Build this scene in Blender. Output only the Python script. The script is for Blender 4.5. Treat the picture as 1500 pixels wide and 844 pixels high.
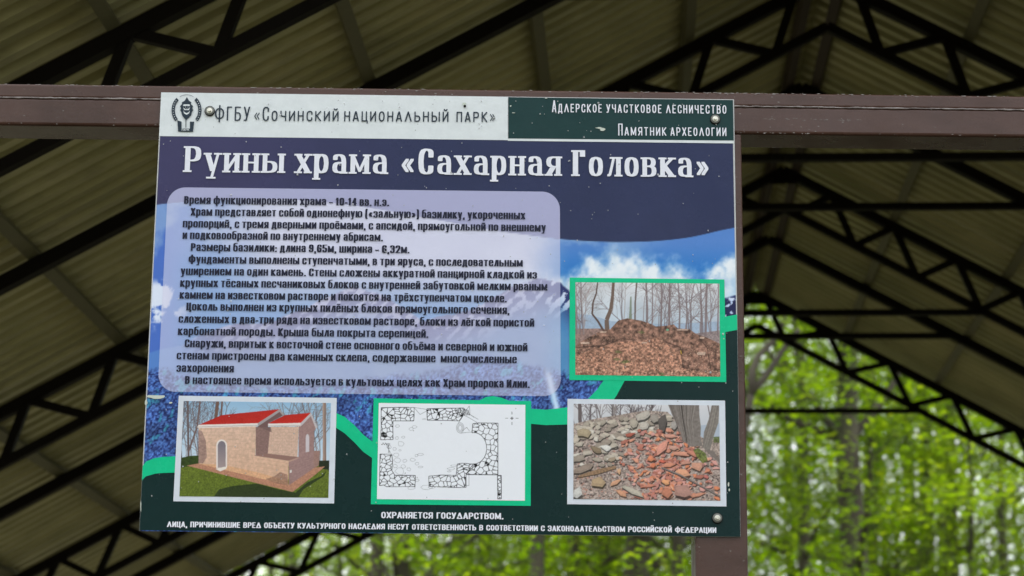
import bpy, bmesh, math, random
import numpy as np
from mathutils import Vector, Matrix, Quaternion
R = math.radians
for o in list(bpy.data.objects): bpy.data.objects.remove(o)
scene = bpy.context.scene
col = scene.collection

# ------------------------------------------------------------------ camera
EYE = 1.65                      # camera height above the ground
F, PITCH, ROLL = 3291.5, 0.24352, 0.01005
cam = bpy.data.cameras.new('camera'); co = bpy.data.objects.new('camera', cam); col.objects.link(co)
cam.sensor_width = 36; cam.lens = F/1500*36; cam.clip_start = .1; cam.clip_end = 2000
co.location = (0, 0, EYE)
co.rotation_euler = (Matrix.Rotation(math.pi/2+PITCH, 3, 'X') @ Matrix.Rotation(ROLL, 3, 'Z')).to_euler()
cam.dof.use_dof = True; cam.dof.focus_distance = 4.68; cam.dof.aperture_fstop = 5.6
scene.camera = co
# ------------------------------------------------------------------ sky, sun, exposure
SUN_EL, SUN_AZ = R(46), R(-30)
w = bpy.data.worlds.new('World'); scene.world = w; w.use_nodes = True
nt = w.node_tree; nt.nodes.clear()
sky = nt.nodes.new('ShaderNodeTexSky'); sky.sky_type = 'NISHITA'; sky.sun_disc = False
sky.sun_elevation = SUN_EL; sky.sun_rotation = SUN_AZ; sky.dust_density = 4; sky.air_density = 1.2
cl = nt.nodes.new('ShaderNodeMixRGB'); cl.inputs[0].default_value = .8; cl.inputs[2].default_value = (18, 18.5, 19.4, 1)
bg = nt.nodes.new('ShaderNodeBackground'); bg.inputs[1].default_value = .15
wo = nt.nodes.new('ShaderNodeOutputWorld')
nt.links.new(sky.outputs[0], cl.inputs[1]); nt.links.new(cl.outputs[0], bg.inputs[0]); nt.links.new(bg.outputs[0], wo.inputs[0])
sl = bpy.data.lights.new('sun', 'SUN'); sl.energy = 5.0; sl.angle = R(5); sl.color = (1, .96, .9)
so = bpy.data.objects.new('sun', sl); col.objects.link(so)
sd = Vector((math.sin(SUN_AZ)*math.cos(SUN_EL), math.cos(SUN_AZ)*math.cos(SUN_EL), math.sin(SUN_EL)))
so.rotation_euler = (-sd).to_track_quat('-Z', 'Y').to_euler()
vs = scene.view_settings; vs.view_transform = 'Standard'; vs.look = 'None'; vs.exposure = -0.3; vs.gamma = 1

# ------------------------------------------------------------------ helpers
def lin(c):
    return tuple(((x/255)/12.92 if x/255 <= .04045 else ((x/255+.055)/1.055)**2.4) for x in c)
def tag(o, label=None, cat=None, group=None, kind=None):
    if label: o['label'] = label
    if cat: o['category'] = cat
    if group: o['group'] = group
    if kind: o['kind'] = kind
    return o
def empty(name, loc=(0, 0, 0), rz=0):
    o = bpy.data.objects.new(name, None); col.objects.link(o); o.location = loc; o.rotation_euler = (0, 0, rz); return o
class MB:
    def __init__(s): s.v = []; s.f = []; s.mi = []
    def poly(s, pts, m=0):
        n = len(s.v); s.v += [tuple(p) for p in pts]; s.f.append(tuple(range(n, n+len(pts)))); s.mi.append(m)
    def box(s, a, b, m=0):
        (x0, y0, z0), (x1, y1, z1) = a, b; n = len(s.v)
        s.v += [(x0,y0,z0),(x1,y0,z0),(x1,y1,z0),(x0,y1,z0),(x0,y0,z1),(x1,y0,z1),(x1,y1,z1),(x0,y1,z1)]
        for f in ((0,3,2,1),(4,5,6,7),(0,1,5,4),(1,2,6,5),(2,3,7,6),(3,0,4,7)): s.f.append(tuple(n+i for i in f)); s.mi.append(m)
    def bar(s, p, q, w, h, up=(0, 0, 1), m=0):          # square-section bar between two points
        p, q = Vector(p), Vector(q); d = (q-p).normalized(); a = d.cross(Vector(up)).normalized(); b = a.cross(d)
        n = len(s.v)
        for e in (p, q):
            for i, j in ((-1,-1),(1,-1),(1,1),(-1,1)): s.v.append(tuple(e+a*i*w/2+b*j*h/2))
        for f in ((0,1,2,3),(7,6,5,4),(0,4,5,1),(1,5,6,2),(2,6,7,3),(3,7,4,0)): s.f.append(tuple(n+i for i in f)); s.mi.append(m)
    def tube(s, pts, rad, n=8, m=0, cap=True):
        pts = [Vector(p) for p in pts]; base = len(s.v)
        for i, p in enumerate(pts):
            d = (pts[min(i+1, len(pts)-1)]-pts[max(i-1, 0)]).normalized()
            a = d.cross(Vector((.13, 1, .21))).normalized(); b = a.cross(d)
            for k in range(n):
                t = 2*math.pi*k/n; s.v.append(tuple(p+(a*math.cos(t)+b*math.sin(t))*rad[i]))
        for i in range(len(pts)-1):
            for k in range(n):
                a0 = base+i*n+k; a1 = base+i*n+(k+1) % n; s.f.append((a0, a0+n, a1+n, a1)); s.mi.append(m)
        if cap: s.f.append(tuple(base+k for k in range(n))); s.mi.append(m); s.f.append(tuple(base+(len(pts)-1)*n+k for k in reversed(range(n)))); s.mi.append(m)
    def mesh(s, name, mats, smooth=False):
        me = bpy.data.meshes.new(name); me.from_pydata(s.v, [], s.f)
        for m in (mats if isinstance(mats, (list, tuple)) else [mats]): me.materials.append(m)
        if any(s.mi): me.polygons.foreach_set('material_index', s.mi)
        if smooth: me.polygons.foreach_set('use_smooth', [True]*len(me.polygons))
        me.update(); return me
    def build(s, name, mats, parent=None, smooth=False, bevel=0):
        o = bpy.data.objects.new(name, s.mesh(name, mats, smooth)); col.objects.link(o); o.parent = parent
        if bevel:
            b = o.modifiers.new('bevel', 'BEVEL'); b.width = bevel; b.segments = 3; b.limit_method = 'ANGLE'
        return o
def link(name, me, parent=None, mat=None):
    o = bpy.data.objects.new(name, me); col.objects.link(o); o.parent = parent
    if mat is not None: o.matrix_local = mat
    return o

# ------------------------------------------------------------------ materials
class NT:
    def __init__(s, name):
        s.m = bpy.data.materials.new(name); s.m.use_nodes = True; s.t = s.m.node_tree; s.n = s.t.nodes
        s.b = s.n['Principled BSDF']; s.o = s.n['Material Output']
    def new(s, ty, **k):
        x = s.n.new('ShaderNode'+ty)
        for a, b in k.items(): setattr(x, a, b)
        return x
    def L(s, a, b): s.t.links.new(a, b)
    def coord(s): return s.new('TexCoord').outputs['Object']
    def noise(s, scale, detail=4, vec=None, rough=.6, stretch=None):
        x = s.new('TexNoise'); x.inputs['Scale'].default_value = scale; x.inputs['Detail'].default_value = detail; x.inputs['Roughness'].default_value = rough
        v = vec or s.coord()
        if stretch:
            mp = s.new('Mapping'); mp.inputs['Scale'].default_value = stretch; s.L(v, mp.inputs[0]); v = mp.outputs[0]
        s.L(v, x.inputs['Vector']); return x.outputs['Fac']
    def ramp(s, fac, stops):
        r = s.new('ValToRGB'); e = r.color_ramp.elements
        e[0].position, e[0].color = stops[0][0], (*stops[0][1], 1); e[1].position, e[1].color = stops[-1][0], (*stops[-1][1], 1)
        for p, c in stops[1:-1]:
            k = e.new(p); k.color = (*c, 1)
        s.L(fac, r.inputs[0]); return r.outputs[0]
    def mix(s, f, a, b, mode='MIX'):
        x = s.new('MixRGB', blend_type=mode)
        for i, v in enumerate((f, a, b)):
            if isinstance(v, (int, float)): x.inputs[i].default_value = v
            elif isinstance(v, tuple): x.inputs[i].default_value = (*v, 1) if len(v) == 3 else v
            else: s.L(v, x.inputs[i])
        return x.outputs[0]
    def bump(s, h, st, dist=.01):
        b = s.new('Bump'); b.inputs['Strength'].default_value = st; b.inputs['Distance'].default_value = dist; s.L(h, b.inputs['Height']); s.L(b.outputs[0], s.b.inputs['Normal'])
G3 = lambda v: (v, v, v)
def m_plain(name, c, rough=.5, metal=0, spec=.5):
    k = NT(name); k.b.inputs['Roughness'].default_value = rough; k.b.inputs['Metallic'].default_value = metal
    k.b.inputs['Specular IOR Level'].default_value = spec
    n = k.noise(40); k.L(k.mix(.25, tuple(c), k.ramp(n, [(.3, tuple(x*.6 for x in c)), (.7, tuple(min(1, x*1.25) for x in c))])), k.b.inputs['Base Color']); return k.m
def m_brown():                                          # chipped brown enamel of the sign frame
    k = NT('brown_enamel'); v = k.coord()
    base = k.ramp(k.noise(3.5, 6, v, .65, (1, 1, 3)), [(.32, (.050, .022, .015)), (.55, (.078, .038, .028)), (.75, (.060, .028, .020))])
    sc = k.noise(26, 5, v, .75, (1, 1, 5)); gate = k.noise(2.2, 2, v)
    chip = k.new('Math', operation='MULTIPLY'); k.L(k.ramp(sc, [(.66, G3(0)), (.70, G3(1))]), chip.inputs[0]); k.L(k.ramp(gate, [(.40, G3(0)), (.56, G3(1))]), chip.inputs[1])
    c = k.mix(chip.outputs[0], base, (.34, .33, .31)); k.L(c, k.b.inputs['Base Color'])
    k.L(k.ramp(k.noise(9, 5, v), [(.3, G3(.16)), (.7, G3(.38))]), k.b.inputs['Roughness'])
    k.b.inputs['Specular IOR Level'].default_value = .36; k.bump(k.noise(160, 3, v), .12, .002); return k.m
def m_attr(name, rough=.17, bump=.1):                   # printed film: colour from the print itself
    k = NT(name); a = k.new('Attribute', attribute_name='ink'); k.L(a.outputs['Color'], k.b.inputs['Base Color'])
    film(k, rough, bump); return k.m
def film(k, rough, bump):
    v = k.coord()
    k.L(k.ramp(k.noise(5, 6, v, .7), [(.35, G3(rough-.07)), (.65, G3(rough+.2))]), k.b.inputs['Roughness'])
    k.b.inputs['Specular IOR Level'].default_value = .15
    k.bump(k.noise(55, 5, v, .7), bump, .004)
def m_ink(name, c, rough=.17, bump=.1, wear=.12):
    k = NT(name); c = lin(c) if max(c) > 1 else c
    n = k.noise(30, 6, None, .7)
    k.L(k.mix(wear, tuple(c), k.ramp(n, [(.35, tuple(x*.55 for x in c)), (.65, tuple(min(1, x*1.3+.01) for x in c))])), k.b.inputs['Base Color'])
    film(k, rough, bump); return k.m
M = {}
M['brown'] = m_brown()
M['steel'] = m_plain('black_brown_steel_paint', (.007, .005, .003), .6, 0, .12)
M['bolt'] = m_plain('zinc_bolt', (.62, .60, .52), .32, 1)
M['washer'] = m_plain('zinc_washer', (.15, .155, .14), .5, .5)
M['alu'] = m_plain('board_core_edge', (.55, .56, .56), .5)
def m_sheet():
    k = NT('roof_sheet_underside'); v = k.coord()
    c = k.ramp(k.noise(1.6, 5, v), [(.3, (.34, .33, .16)), (.55, (.50, .475, .25)), (.8, (.64, .58, .34))])
    c = k.mix(k.ramp(k.noise(9, 5, v, .7, (.3, 1, 1)), [(.5, G3(0)), (.8, G3(.5))]), c, (.20, .18, .11))
    k.L(c, k.b.inputs['Base Color']); k.b.inputs['Roughness'].default_value = .38; k.b.inputs['Metallic'].default_value = .25; return k.m
M['sheet'] = m_sheet()
M['purlin'] = m_plain('purlin_paint', (.15, .145, .08), .6)
M['dark_purlin'] = m_plain('ridge_timber', (.05, .034, .024), .7)
def m_bark():
    k = NT('beech_bark'); v = k.coord()
    c = k.ramp(k.noise(2.6, 6, v, .65, (1, 1, .45)), [(.3, (.035, .03, .02)), (.5, (.07, .06, .04)), (.72, (.12, .105, .07))])
    c = k.mix(k.ramp(k.noise(1.1, 4, v), [(.5, G3(0)), (.7, G3(.6))]), c, (.055, .075, .03))
    k.L(c, k.b.inputs['Base Color']); k.b.inputs['Roughness'].default_value = .9; k.bump(k.noise(14, 5, v, .6, (1, 1, .3)), .6, .03); return k.m
M['bark'] = m_bark()
def m_leaf(name, lo, mid, hi, tr=.6):
    k = NT(name); a = k.new('Attribute', attribute_name='tint')
    c = k.ramp(a.outputs['Fac'], [(0, lo), (.55, mid), (1, hi)])
    k.L(c, k.b.inputs['Base Color']); k.b.inputs['Roughness'].default_value = .45; k.b.inputs['Specular IOR Level'].default_value = .35
    t = k.new('BsdfTranslucent'); k.L(k.mix(1.0, c, (2.4, 2.6, .36), 'MULTIPLY'), t.inputs[0])
    x = k.new('MixShader'); x.inputs[0].default_value = tr; k.L(k.b.outputs[0], x.inputs[1]); k.L(t.outputs[0], x.inputs[2]); k.L(x.outputs[0], k.o.inputs[0]); return k.m
M['leaf'] = m_leaf('beech_leaf', (.04, .075, .012), (.115, .165, .018), (.25, .28, .03))
M['leafy'] = m_leaf('yellow_green_leaf', (.06, .11, .012), (.16, .23, .02), (.30, .34, .04))
def m_ground():
    k = NT('forest_floor'); v = k.coord()
    c = k.ramp(k.noise(.6, 8, v, .7), [(.3, (.03, .042, .014)), (.5, (.056, .052, .026)), (.7, (.085, .068, .038))])
    c = k.mix(.4, c, k.ramp(k.noise(14, 6, v, .7), [(.35, (.05, .045, .02)), (.65, (.12, .095, .052))]))
    k.L(c, k.b.inputs['Base Color']); k.b.inputs['Roughness'].default_value = .95; k.bump(k.noise(9, 6, v), .6, .05); return k.m
M['ground'] = m_ground()

# ------------------------------------------------------------------ the ground
def ground():
    m = MB(); n = 60; ext = 400
    def h(x, y):
        r = math.hypot(x, y); return 0 if r < 16 else (math.sin(x*.05)*math.cos(y*.043)+.4*math.sin(x*.13+y*.09))*min(1, (r-16)/40)*1.2-.0
    xs = [ext*math.copysign(abs(t)**2.2, t) for t in np.linspace(-1, 1, n+1)]
    for y in xs:
        for x in xs: m.v.append((x, y, h(x, y)))
    for j in range(n):
        for i in range(n): a = j*(n+1)+i; m.f.append((a, a+1, a+n+2, a+n+1)); m.mi.append(0)
    tag(m.build('ground', M['ground'], smooth=True), kind='structure')
ground()

# ------------------------------------------------------------------ the board's own plane
BX, BD, BZ, BYAW, BW, BH = -.13845, 4.47115, .60393+EYE, -.00674, 1.2, .92029
BO = Vector((BX-.6*math.cos(BYAW), BD+.6*math.sin(BYAW), BZ))       # lower left corner of the printed face
cr, sr, cp, sp = math.cos(ROLL), math.sin(ROLL), math.cos(PITCH), math.sin(PITCH)
def ray(px, py):
    X = (px-750)/F; U = -(py-422)/F; x = X*cr-U*sr; up = X*sr+U*cr
    return x, cp-up*sp, sp+up*cp
def bp(px, py):                                         # measured photo point -> metres on the board's face (across, up)
    dx, dy, dz = ray(px, py); c, s = math.cos(BYAW), math.sin(BYAW)
    nx, ny = s, c                                       # depth axis of the board
    t = (BO.x*nx+BO.y*ny)/(dx*nx+dy*ny)
    X, Y, Z = dx*t, dy*t, dz*t
    return ((X-BO.x)*c-(Y-BO.y)*s, Z+EYE-BO.z)
def bpv(x, y):                                          # the same for arrays
    X = (x-750)/F; U = -(y-422)/F; dx = X*cr-U*sr; up = X*sr+U*cr; dy = cp-up*sp; dz = sp+up*cp
    c, s = math.cos(BYAW), math.sin(BYAW); t = (BO.x*s+BO.y*c)/(dx*s+dy*c)
    return (dx*t-BO.x)*c-(dy*t-BO.y)*s, dz*t+EYE-BO.z
board = empty('information_board', BO, -BYAW)
tag(board, 'glossy printed information board about temple ruins, bolted to a brown steel frame', 'information board')
LAY = .0004
def sheet_poly(name, pts, mat, layer, parent=board, px=True):
    m = MB(); m.poly([(*((bp(*p)[0], -layer*LAY, bp(*p)[1]) if px else (p[0], -layer*LAY, p[1])),) for p in pts]); return m.build(name, mat, parent)
panel = MB(); panel.box((0, 0, 0), (BW, .003, BH)); panel = panel.build('panel', M['alu'], board, bevel=.0008)

# ------------------------------------------------------------------ painter for the printed pictures
rng = np.random.default_rng(7)
def vnoise(x, y, sc, seed=0):                           # smooth value noise in array form
    r = np.random.default_rng(seed); T = r.random((256, 256))
    x = x/sc+31.7; y = y/sc+17.3; xi = np.floor(x).astype(int); yi = np.floor(y).astype(int); fx = x-xi; fy = y-yi
    fx = fx*fx*(3-2*fx); fy = fy*fy*(3-2*fy); g = lambda a, b: T[b % 256, a % 256]
    return (g(xi, yi)*(1-fx)+g(xi+1, yi)*fx)*(1-fy)+(g(xi, yi+1)*(1-fx)+g(xi+1, yi+1)*fx)*fy
def fbm(x, y, sc, o=4, seed=0):
    s = 0; a = 1; t = 0
    for k in range(o): s = s+a*vnoise(x, y, sc/2**k, seed+k); t += a; a *= .55
    return s/t
class Cv:                                               # a small canvas; coordinates in its own units, q units per pixel
    def __init__(s, W, H, q=2):
        s.q = q; s.w, s.h = int(W/q), int(H/q); s.a = np.zeros((s.h, s.w, 3)); s.Y, s.X = np.mgrid[0:s.h, 0:s.w].astype(float)*q+q/2
    def mask(s, pts):
        P = np.array(pts, float); x0, y0 = np.maximum(np.floor(P.min(0)/s.q).astype(int)-1, 0); x1, y1 = np.ceil(P.max(0)/s.q).astype(int)+2
        x1 = min(x1, s.w); y1 = min(y1, s.h)
        if x1 <= x0 or y1 <= y0: return None, None
        X = s.X[y0:y1, x0:x1]; Y = s.Y[y0:y1, x0:x1]; c = np.zeros(X.shape)
        for ox, oy in ((-.25, -.25), (.25, .25), (-.25, .25), (.25, -.25)):
            k = np.zeros(X.shape, bool); xx = X+ox*s.q; yy = Y+oy*s.q
            for i in range(len(P)):
                (ax, ay), (bx, by) = P[i], P[i-1]
                if ay == by: continue
                k ^= ((ay > yy) != (by > yy)) & (xx < (bx-ax)*(yy-ay)/(by-ay)+ax)
            c += k*.25
        return (slice(y0, y1), slice(x0, x1)), c
    def poly(s, pts, c, al=1., nz=0, sc=8, seed=1, grad=None):
        sl_, k = s.mask(pts)
        if sl_ is None: return
        cc = np.array(c, float)[None, None]*np.ones((*k.shape, 1))
        X, Y = s.X[sl_], s.Y[sl_]
        if grad is not None: t = np.clip((Y-Y.min())/(np.ptp(Y)+1e-6), 0, 1)[..., None]; cc = cc*(1-t)+np.array(grad, float)*t
        if nz: cc = cc*(1+nz*(fbm(X, Y, sc, 3, seed)[..., None]-.5)*2)
        s.a[sl_] = s.a[sl_]*(1-k[..., None]*al)+cc*k[..., None]*al
    def line(s, pts, w0, c, w1=None, al=1.):
        w1 = w0 if w1 is None else w1; n = len(pts)-1
        for i in range(n):
            (ax, ay), (bx, by) = pts[i], pts[i+1]; L = math.hypot(bx-ax, by-ay) or 1; nx, ny = -(by-ay)/L, (bx-ax)/L
            a = (w0+(w1-w0)*i/n)/2; b = (w0+(w1-w0)*(i+1)/n)/2
            s.poly([(ax+nx*a, ay+ny*a), (bx+nx*b, by+ny*b), (bx-nx*b, by-ny*b), (ax-nx*a, ay-ny*a)], c, al)
    def tree(s, x, y, L, w, c, r, ang=-90, depth=3, al=.8):
        pts = [(x, y)]; a = ang
        for i in range(5): a += r.uniform(-7, 7); x += L/5*math.cos(R(a)); y += L/5*math.sin(R(a)); pts.append((x, y))
        s.line(pts, w, c, w*.5, al)
        if depth:
            for i in range(r.randint(3, 5)):
                p = pts[r.randint(1, 5)]; s.tree(p[0], p[1], L*r.uniform(.35, .6), w*.5, c, r, a+r.choice([-1, 1])*r.uniform(18, 50), depth-1, al)
    def mute(s, k, g=128.): m_ = s.a.mean(-1, keepdims=True); s.a = (m_+(s.a-m_)*k); s.a = g+(s.a-g)*1.0
    def sample(s, x, y):
        u = np.clip(x/s.q-.5, 0, s.w-1.001); v = np.clip(y/s.q-.5, 0, s.h-1.001); i = u.astype(int); j = v.astype(int); fu = (u-i)[..., None]; fv = (v-j)[..., None]; a = s.a
        return (a[j, i]*(1-fu)+a[j, i+1]*fu)*(1-fv)+(a[j+1, i]*(1-fu)+a[j+1, i+1]*fu)*fv
def srgb2lin(a):
    a = np.clip(a, 0, 255)/255; return np.where(a <= .04045, a/12.92, ((a+.055)/1.055)**2.4)
def print_grid(name, PX, PY, C, mat, layer, parent=board, gain=1.0):
    """grid of points on the board (photo measure PX, PY) carrying printed colours C (0..255)"""
    h, w_ = PX.shape; a, b = bpv(PX, PY); co_ = np.stack([a, np.full(a.shape, -layer*LAY), b], -1).reshape(-1, 3)
    me = bpy.data.meshes.new(name); n = h*w_; idx = np.arange(n).reshape(h, w_)
    q = np.stack([idx[1:, :-1], idx[1:, 1:], idx[:-1, 1:], idx[:-1, :-1]], -1).reshape(-1, 4)
    me.vertices.add(n); me.vertices.foreach_set('co', co_.ravel().astype('f')); me.loops.add(q.size); me.loops.foreach_set('vertex_index', q.ravel().astype('i'))
    me.polygons.add(len(q)); me.polygons.foreach_set('loop_start', (np.arange(len(q))*4).astype('i')); me.update(calc_edges=True)
    at = me.color_attributes.new('ink', 'FLOAT_COLOR', 'POINT'); L = np.concatenate([srgb2lin(C.reshape(-1, 3))*gain, np.ones((n, 1))], 1); at.data.foreach_set('color', L.ravel().astype('f'))
    me.materials.append(mat); return link(name, me, parent)
def quadgrid(TL, TR, BR, BL, nx, ny):
    u, v = np.meshgrid(np.linspace(0, 1, nx), np.linspace(0, 1, ny)); P = lambda i: (TL[i]*(1-u)+TR[i]*u)*(1-v)+(BL[i]*(1-u)+BR[i]*u)*v
    return P(0), P(1)
INKG = 1.12
M['print'] = m_attr('printed_film'); M['photo'] = m_attr('printed_photo', .2, .08)

# --- landscape print: night-blue cap, clouds, snowy slopes, blue forest
def interp(x, pts): return np.interp(x, [p[0] for p in pts], [p[1] for p in pts])
CAP = [(200, 305), (230, 299), (290, 294), (380, 291), (450, 293), (530, 302), (620, 318), (720, 337), (820, 351), (900, 355.5), (980, 353), (1040, 343), (1080, 330)]
TREEL = [(200, 545), (240, 540), (300, 556), (380, 566), (470, 562), (560, 552), (640, 545), (700, 520), (780, 535), (830, 548), (900, 540), (1080, 520)]
def capline(x): return sum(interp(x+d, CAP) for d in range(-35, 36, 7))/11
def landscape(x, y):
    c = np.zeros((*x.shape, 3)); m = lambda k, col_: (c.__setitem__(k, np.array(col_, float)) if not isinstance(col_, np.ndarray) else c.__setitem__(k, col_[k]))
    n1 = fbm(x, y, 60, 5, 3); n2 = fbm(x, y, 22, 5, 11); n3 = fbm(x, y, 5, 3, 23); n4 = fbm(x*1.0, y, 2.4, 2, 37)
    B = lambda a, b, t: np.array(a, float)*(1-t[..., None])+np.array(b, float)*t[..., None]
    ss = lambda e0, e1, v: (lambda t: t*t*(3-2*t))(np.clip((v-e0)/(e1-e0), 0, 1))
    sky_ = B((82, 128, 196), (48, 118, 192), ss(350, 400, y)); sky_ = sky_*(1-ss(300, 230, x)[..., None])+np.array((72, 108, 190))*ss(300, 230, x)[..., None]
    sky_ = B((0, 0, 0), (1, 1, 1), np.zeros_like(x))+sky_
    haze = ss(.5, .66, n1+(370-y)*.0035)*ss(1000, 880, x); sky_ = sky_*(1-haze[..., None]*.6)+np.array((150, 178, 210))*haze[..., None]*.6
    top = 392+(fbm(x, y*.4, 46, 3, 71)-.5)*60+(fbm(x, y, 13, 3, 72)-.5)*20-26*np.exp(-((x-890)/34)**2)-30*np.exp(-((x-1085)/34)**2)-16*np.exp(-((x-985)/24)**2)+(n2-.5)*34
    cloud = ss(-12, 20, y-top); cc = B((228, 234, 240), (176, 200, 222), ss(.35, .68, n2)); cc = cc*(1-ss(28, 70, y-top)[..., None]*.5)+np.array((150, 190, 225))*ss(28, 70, y-top)[..., None]*.5
    clL = ss(.46, .56, n2+.3*np.exp(-((x-232)/22)**2-((y-440)/26)**2)-.08)*ss(300, 240, x)*ss(405, 420, y)*ss(490, 465, y)
    lowl = ss(300, 420, x)*ss(480, 380, np.abs(x-480)*0+y)
    pale = B((186, 192, 214), (214, 222, 234), n1)
    sky_ = sky_*(1-lowl[..., None]*ss(840, 760, x)[..., None])+pale*lowl[..., None]*ss(840, 760, x)[..., None]
    sky_ = sky_*(1-cloud[..., None]*ss(700, 830, x)[..., None])+cc*cloud[..., None]*ss(700, 830, x)[..., None]
    sky_ = sky_*(1-clL[..., None])+np.array((214, 222, 240))*clL[..., None]
    c[:] = sky_
    # mountains
    rid = interp(x, [(200, 520), (260, 505), (330, 478), (400, 470), (470, 440), (520, 418), (560, 432), (620, 470), (690, 452), (750, 420), (790, 408), (822, 414), (850, 440), (1000, 450), (1055, 440), (1080, 432)])+(n2-.5)*10
    snow = ss(.50, .60, fbm(x+y*.6, y-x*.35, 12, 5, 5)+.12*np.sin((x+y)*.35))
    mt = B((44, 54, 104), (205, 214, 236), snow*ss(560, 440, y)); blue = B((62, 120, 176), (96, 150, 190), n2); k2 = ss(8, 70, y-rid); mt = mt*(1-k2[..., None])+blue*k2[..., None]
    pr = (ss(280, 340, x)*ss(830, 780, x))[..., None]; mt = mt*(1-pr*.4)+np.array((136, 132, 172))*pr*.4; lf = ss(330, 250, x)[..., None]; mt = mt*(1-lf)+np.array((84, 128, 196))*lf
    k = ss(-1, 2, y-rid)[..., None]; c[:] = c*(1-k)+mt*k
    ra = ss(1050, 1058, x)*ss(436, 442, y); dk = B((34, 38, 78), (190, 205, 235), ss(.57, .66, n3)); c[:] = c*(1-ra[..., None])+dk*ra[..., None]
    # forest of blue conifers
    tl = interp(x, TREEL); f = ss(-6, 8, y-tl+(n3-.5)*12)[..., None]
    fo = B((24, 32, 80), (84, 124, 196), np.clip((n4-.25)*1.9, 0, 1)); fo = fo*(.72+.6*n2[..., None])
    teal = .7*ss(.64, .74, fbm(x*1.3+y*.5, y*.8, 11, 3, 51))[..., None]; fo = fo*(1-teal*.7)+np.array((70, 190, 205))*teal*.7
    riv = np.exp(-((x-(806+(y-560)*.25))/5.5)**2)*ss(520, 560, y); fo = fo*(1-riv[..., None])+np.array((190, 215, 240))*riv[..., None]
    c[:] = c*(1-f)+fo*f
    # dark cap, its ink lighter at the left: sheen painted into the colour
    kc = ss(-.8, .8, capline(x)-y)[..., None]; cap = B((60, 58, 93), (43, 50, 82), ss(250, 700, x)); cap = cap*(.94+.12*n1[..., None])
    c[:] = c*(1-kc)+cap*kc
    return c
def cells(c): return c
gx, gy = quadgrid((234.6, 199.5), (1073.6, 209), (1084.2, 786), (205.6, 778), 620, 400)
keep_rows = 400
C = landscape(gx, gy)
print_grid('landscape_print', gx, gy, C, M['print'], 1, gain=INKG)
# translucent text panel with rounded corners, printed over the landscape
def text_panel():
    x0t, x1t, x0b, x1b, yt, yb, r = 246, 820, 231, 821.5, 274.5, 574, 26
    ny, nx = 190, 330; X = np.zeros((ny, nx)); Y = np.zeros((ny, nx))
    for j, t in enumerate(np.linspace(0, 1, ny)):
        t = .5-.5*math.cos(math.pi*t); H_ = yb-yt; d = min(t, 1-t)*H_; ins = r-math.sqrt(max(0, r*r-(r-min(r, d))**2))
        a = x0t*(1-t)+x0b*t+ins; b = x1t*(1-t)+x1b*t-ins
        X[j] = np.linspace(a, b, nx); Y[j] = yt+t*H_+(X[j]-x0t)*.0118
    c = landscape(X, Y); dark = np.clip((capline(X)-Y)/1.6+.5, 0, 1)[..., None]
    al = .60; over = np.array((212, 209, 232)); c = c*(1-al)+over*al
    c = c*(1-dark)+(np.array((166, 167, 200)))*dark
    print_grid('text_panel_print', X, Y, c, M['print'], 2, gain=INKG*.98)
text_panel()
INK = dict(white=m_ink('white_print', (222, 228, 230)), hgreen=m_ink('dark_green_print', (18, 56, 56)), dgreen=m_ink('bottle_green_print', (4, 40, 40)),
           wave=m_ink('emerald_print', (10, 196, 140)), frame=m_ink('photo_border_print', (216, 222, 232)), body=m_ink('body_text_print', (34, 36, 56)),
           title=m_ink('title_print', (232, 234, 244)), head=m_ink('header_text_print', (44, 56, 68)), black=m_ink('line_drawing_print', (24, 24, 26)), scuff=m_ink('bare_scuff', (200, 208, 196)))
sheet_poly('header_print', [(236.2, 135.6), (743.8, 142.6), (743.8, 205.6), (233, 199.6)], INK['white'], 2)
sheet_poly('header_print', [(744.6, 142.6), (1073.6, 146.8), (1074.8, 206), (744.6, 203)], INK['hgreen'], 2)
sheet_poly('rule_print', [(743.8, 203.4), (1074.8, 206.6), (1074.9, 210.4), (743.8, 206.6)], INK['white'], 3)
# dark green foot with the emerald wave above it
WT = [(207, 683), (214, 676.5), (226, 671.5), (240, 669.5), (262, 668.5), (300, 640), (380, 612), (440, 596), (480, 601), (492, 605), (505, 611), (520, 624), (532, 637), (545, 647), (600, 640), (640, 620), (680, 600), (700, 588), (712, 582), (722, 580.5), (735, 583), (747, 588), (777, 599), (800, 600.5), (831, 597), (848, 592), (862, 584), (873, 573), (884, 558), (900, 535), (1000, 480), (1061, 464.5), (1079.5, 461)]
WB = [(207, 704), (214, 698), (228, 694), (240, 693), (258, 692.5), (300, 670), (380, 640), (440, 622), (480, 622), (492, 626.5), (505, 635), (520, 649), (532, 662), (545, 671), (600, 672), (640, 665), (680, 640), (700, 625), (712, 621), (722, 620), (735, 620), (747, 620), (777, 621), (800, 623), (831, 622), (858, 616), (875, 608), (890, 598), (903, 580), (916, 556), (1000, 510), (1061, 487), (1080.2, 483.5)]
def edge_l(y): return 236.2-(y-135)*.0498
def strip(name, top, bot, mat, layer):
    m = MB()
    for i in range(len(top)-1):
        q = [bp(*p) for p in (bot[i], bot[i+1], top[i+1], top[i])]; m.poly([(min(BW-.0005, max(.0005, a)), -layer*LAY, max(.0005, b)) for a, b in q])
    return m.build(name, mat, board)
foot = [(x, 778+(x-204)*.0091+1.5) for x, _ in WB]; foot[0] = (203.6, 779.5); foot[-1] = (1086.4, 787.5)
strip('foot_print', WB, foot, INK['dgreen'], 2); strip('wave_print', WT, WB, INK['wave'], 3)

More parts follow.
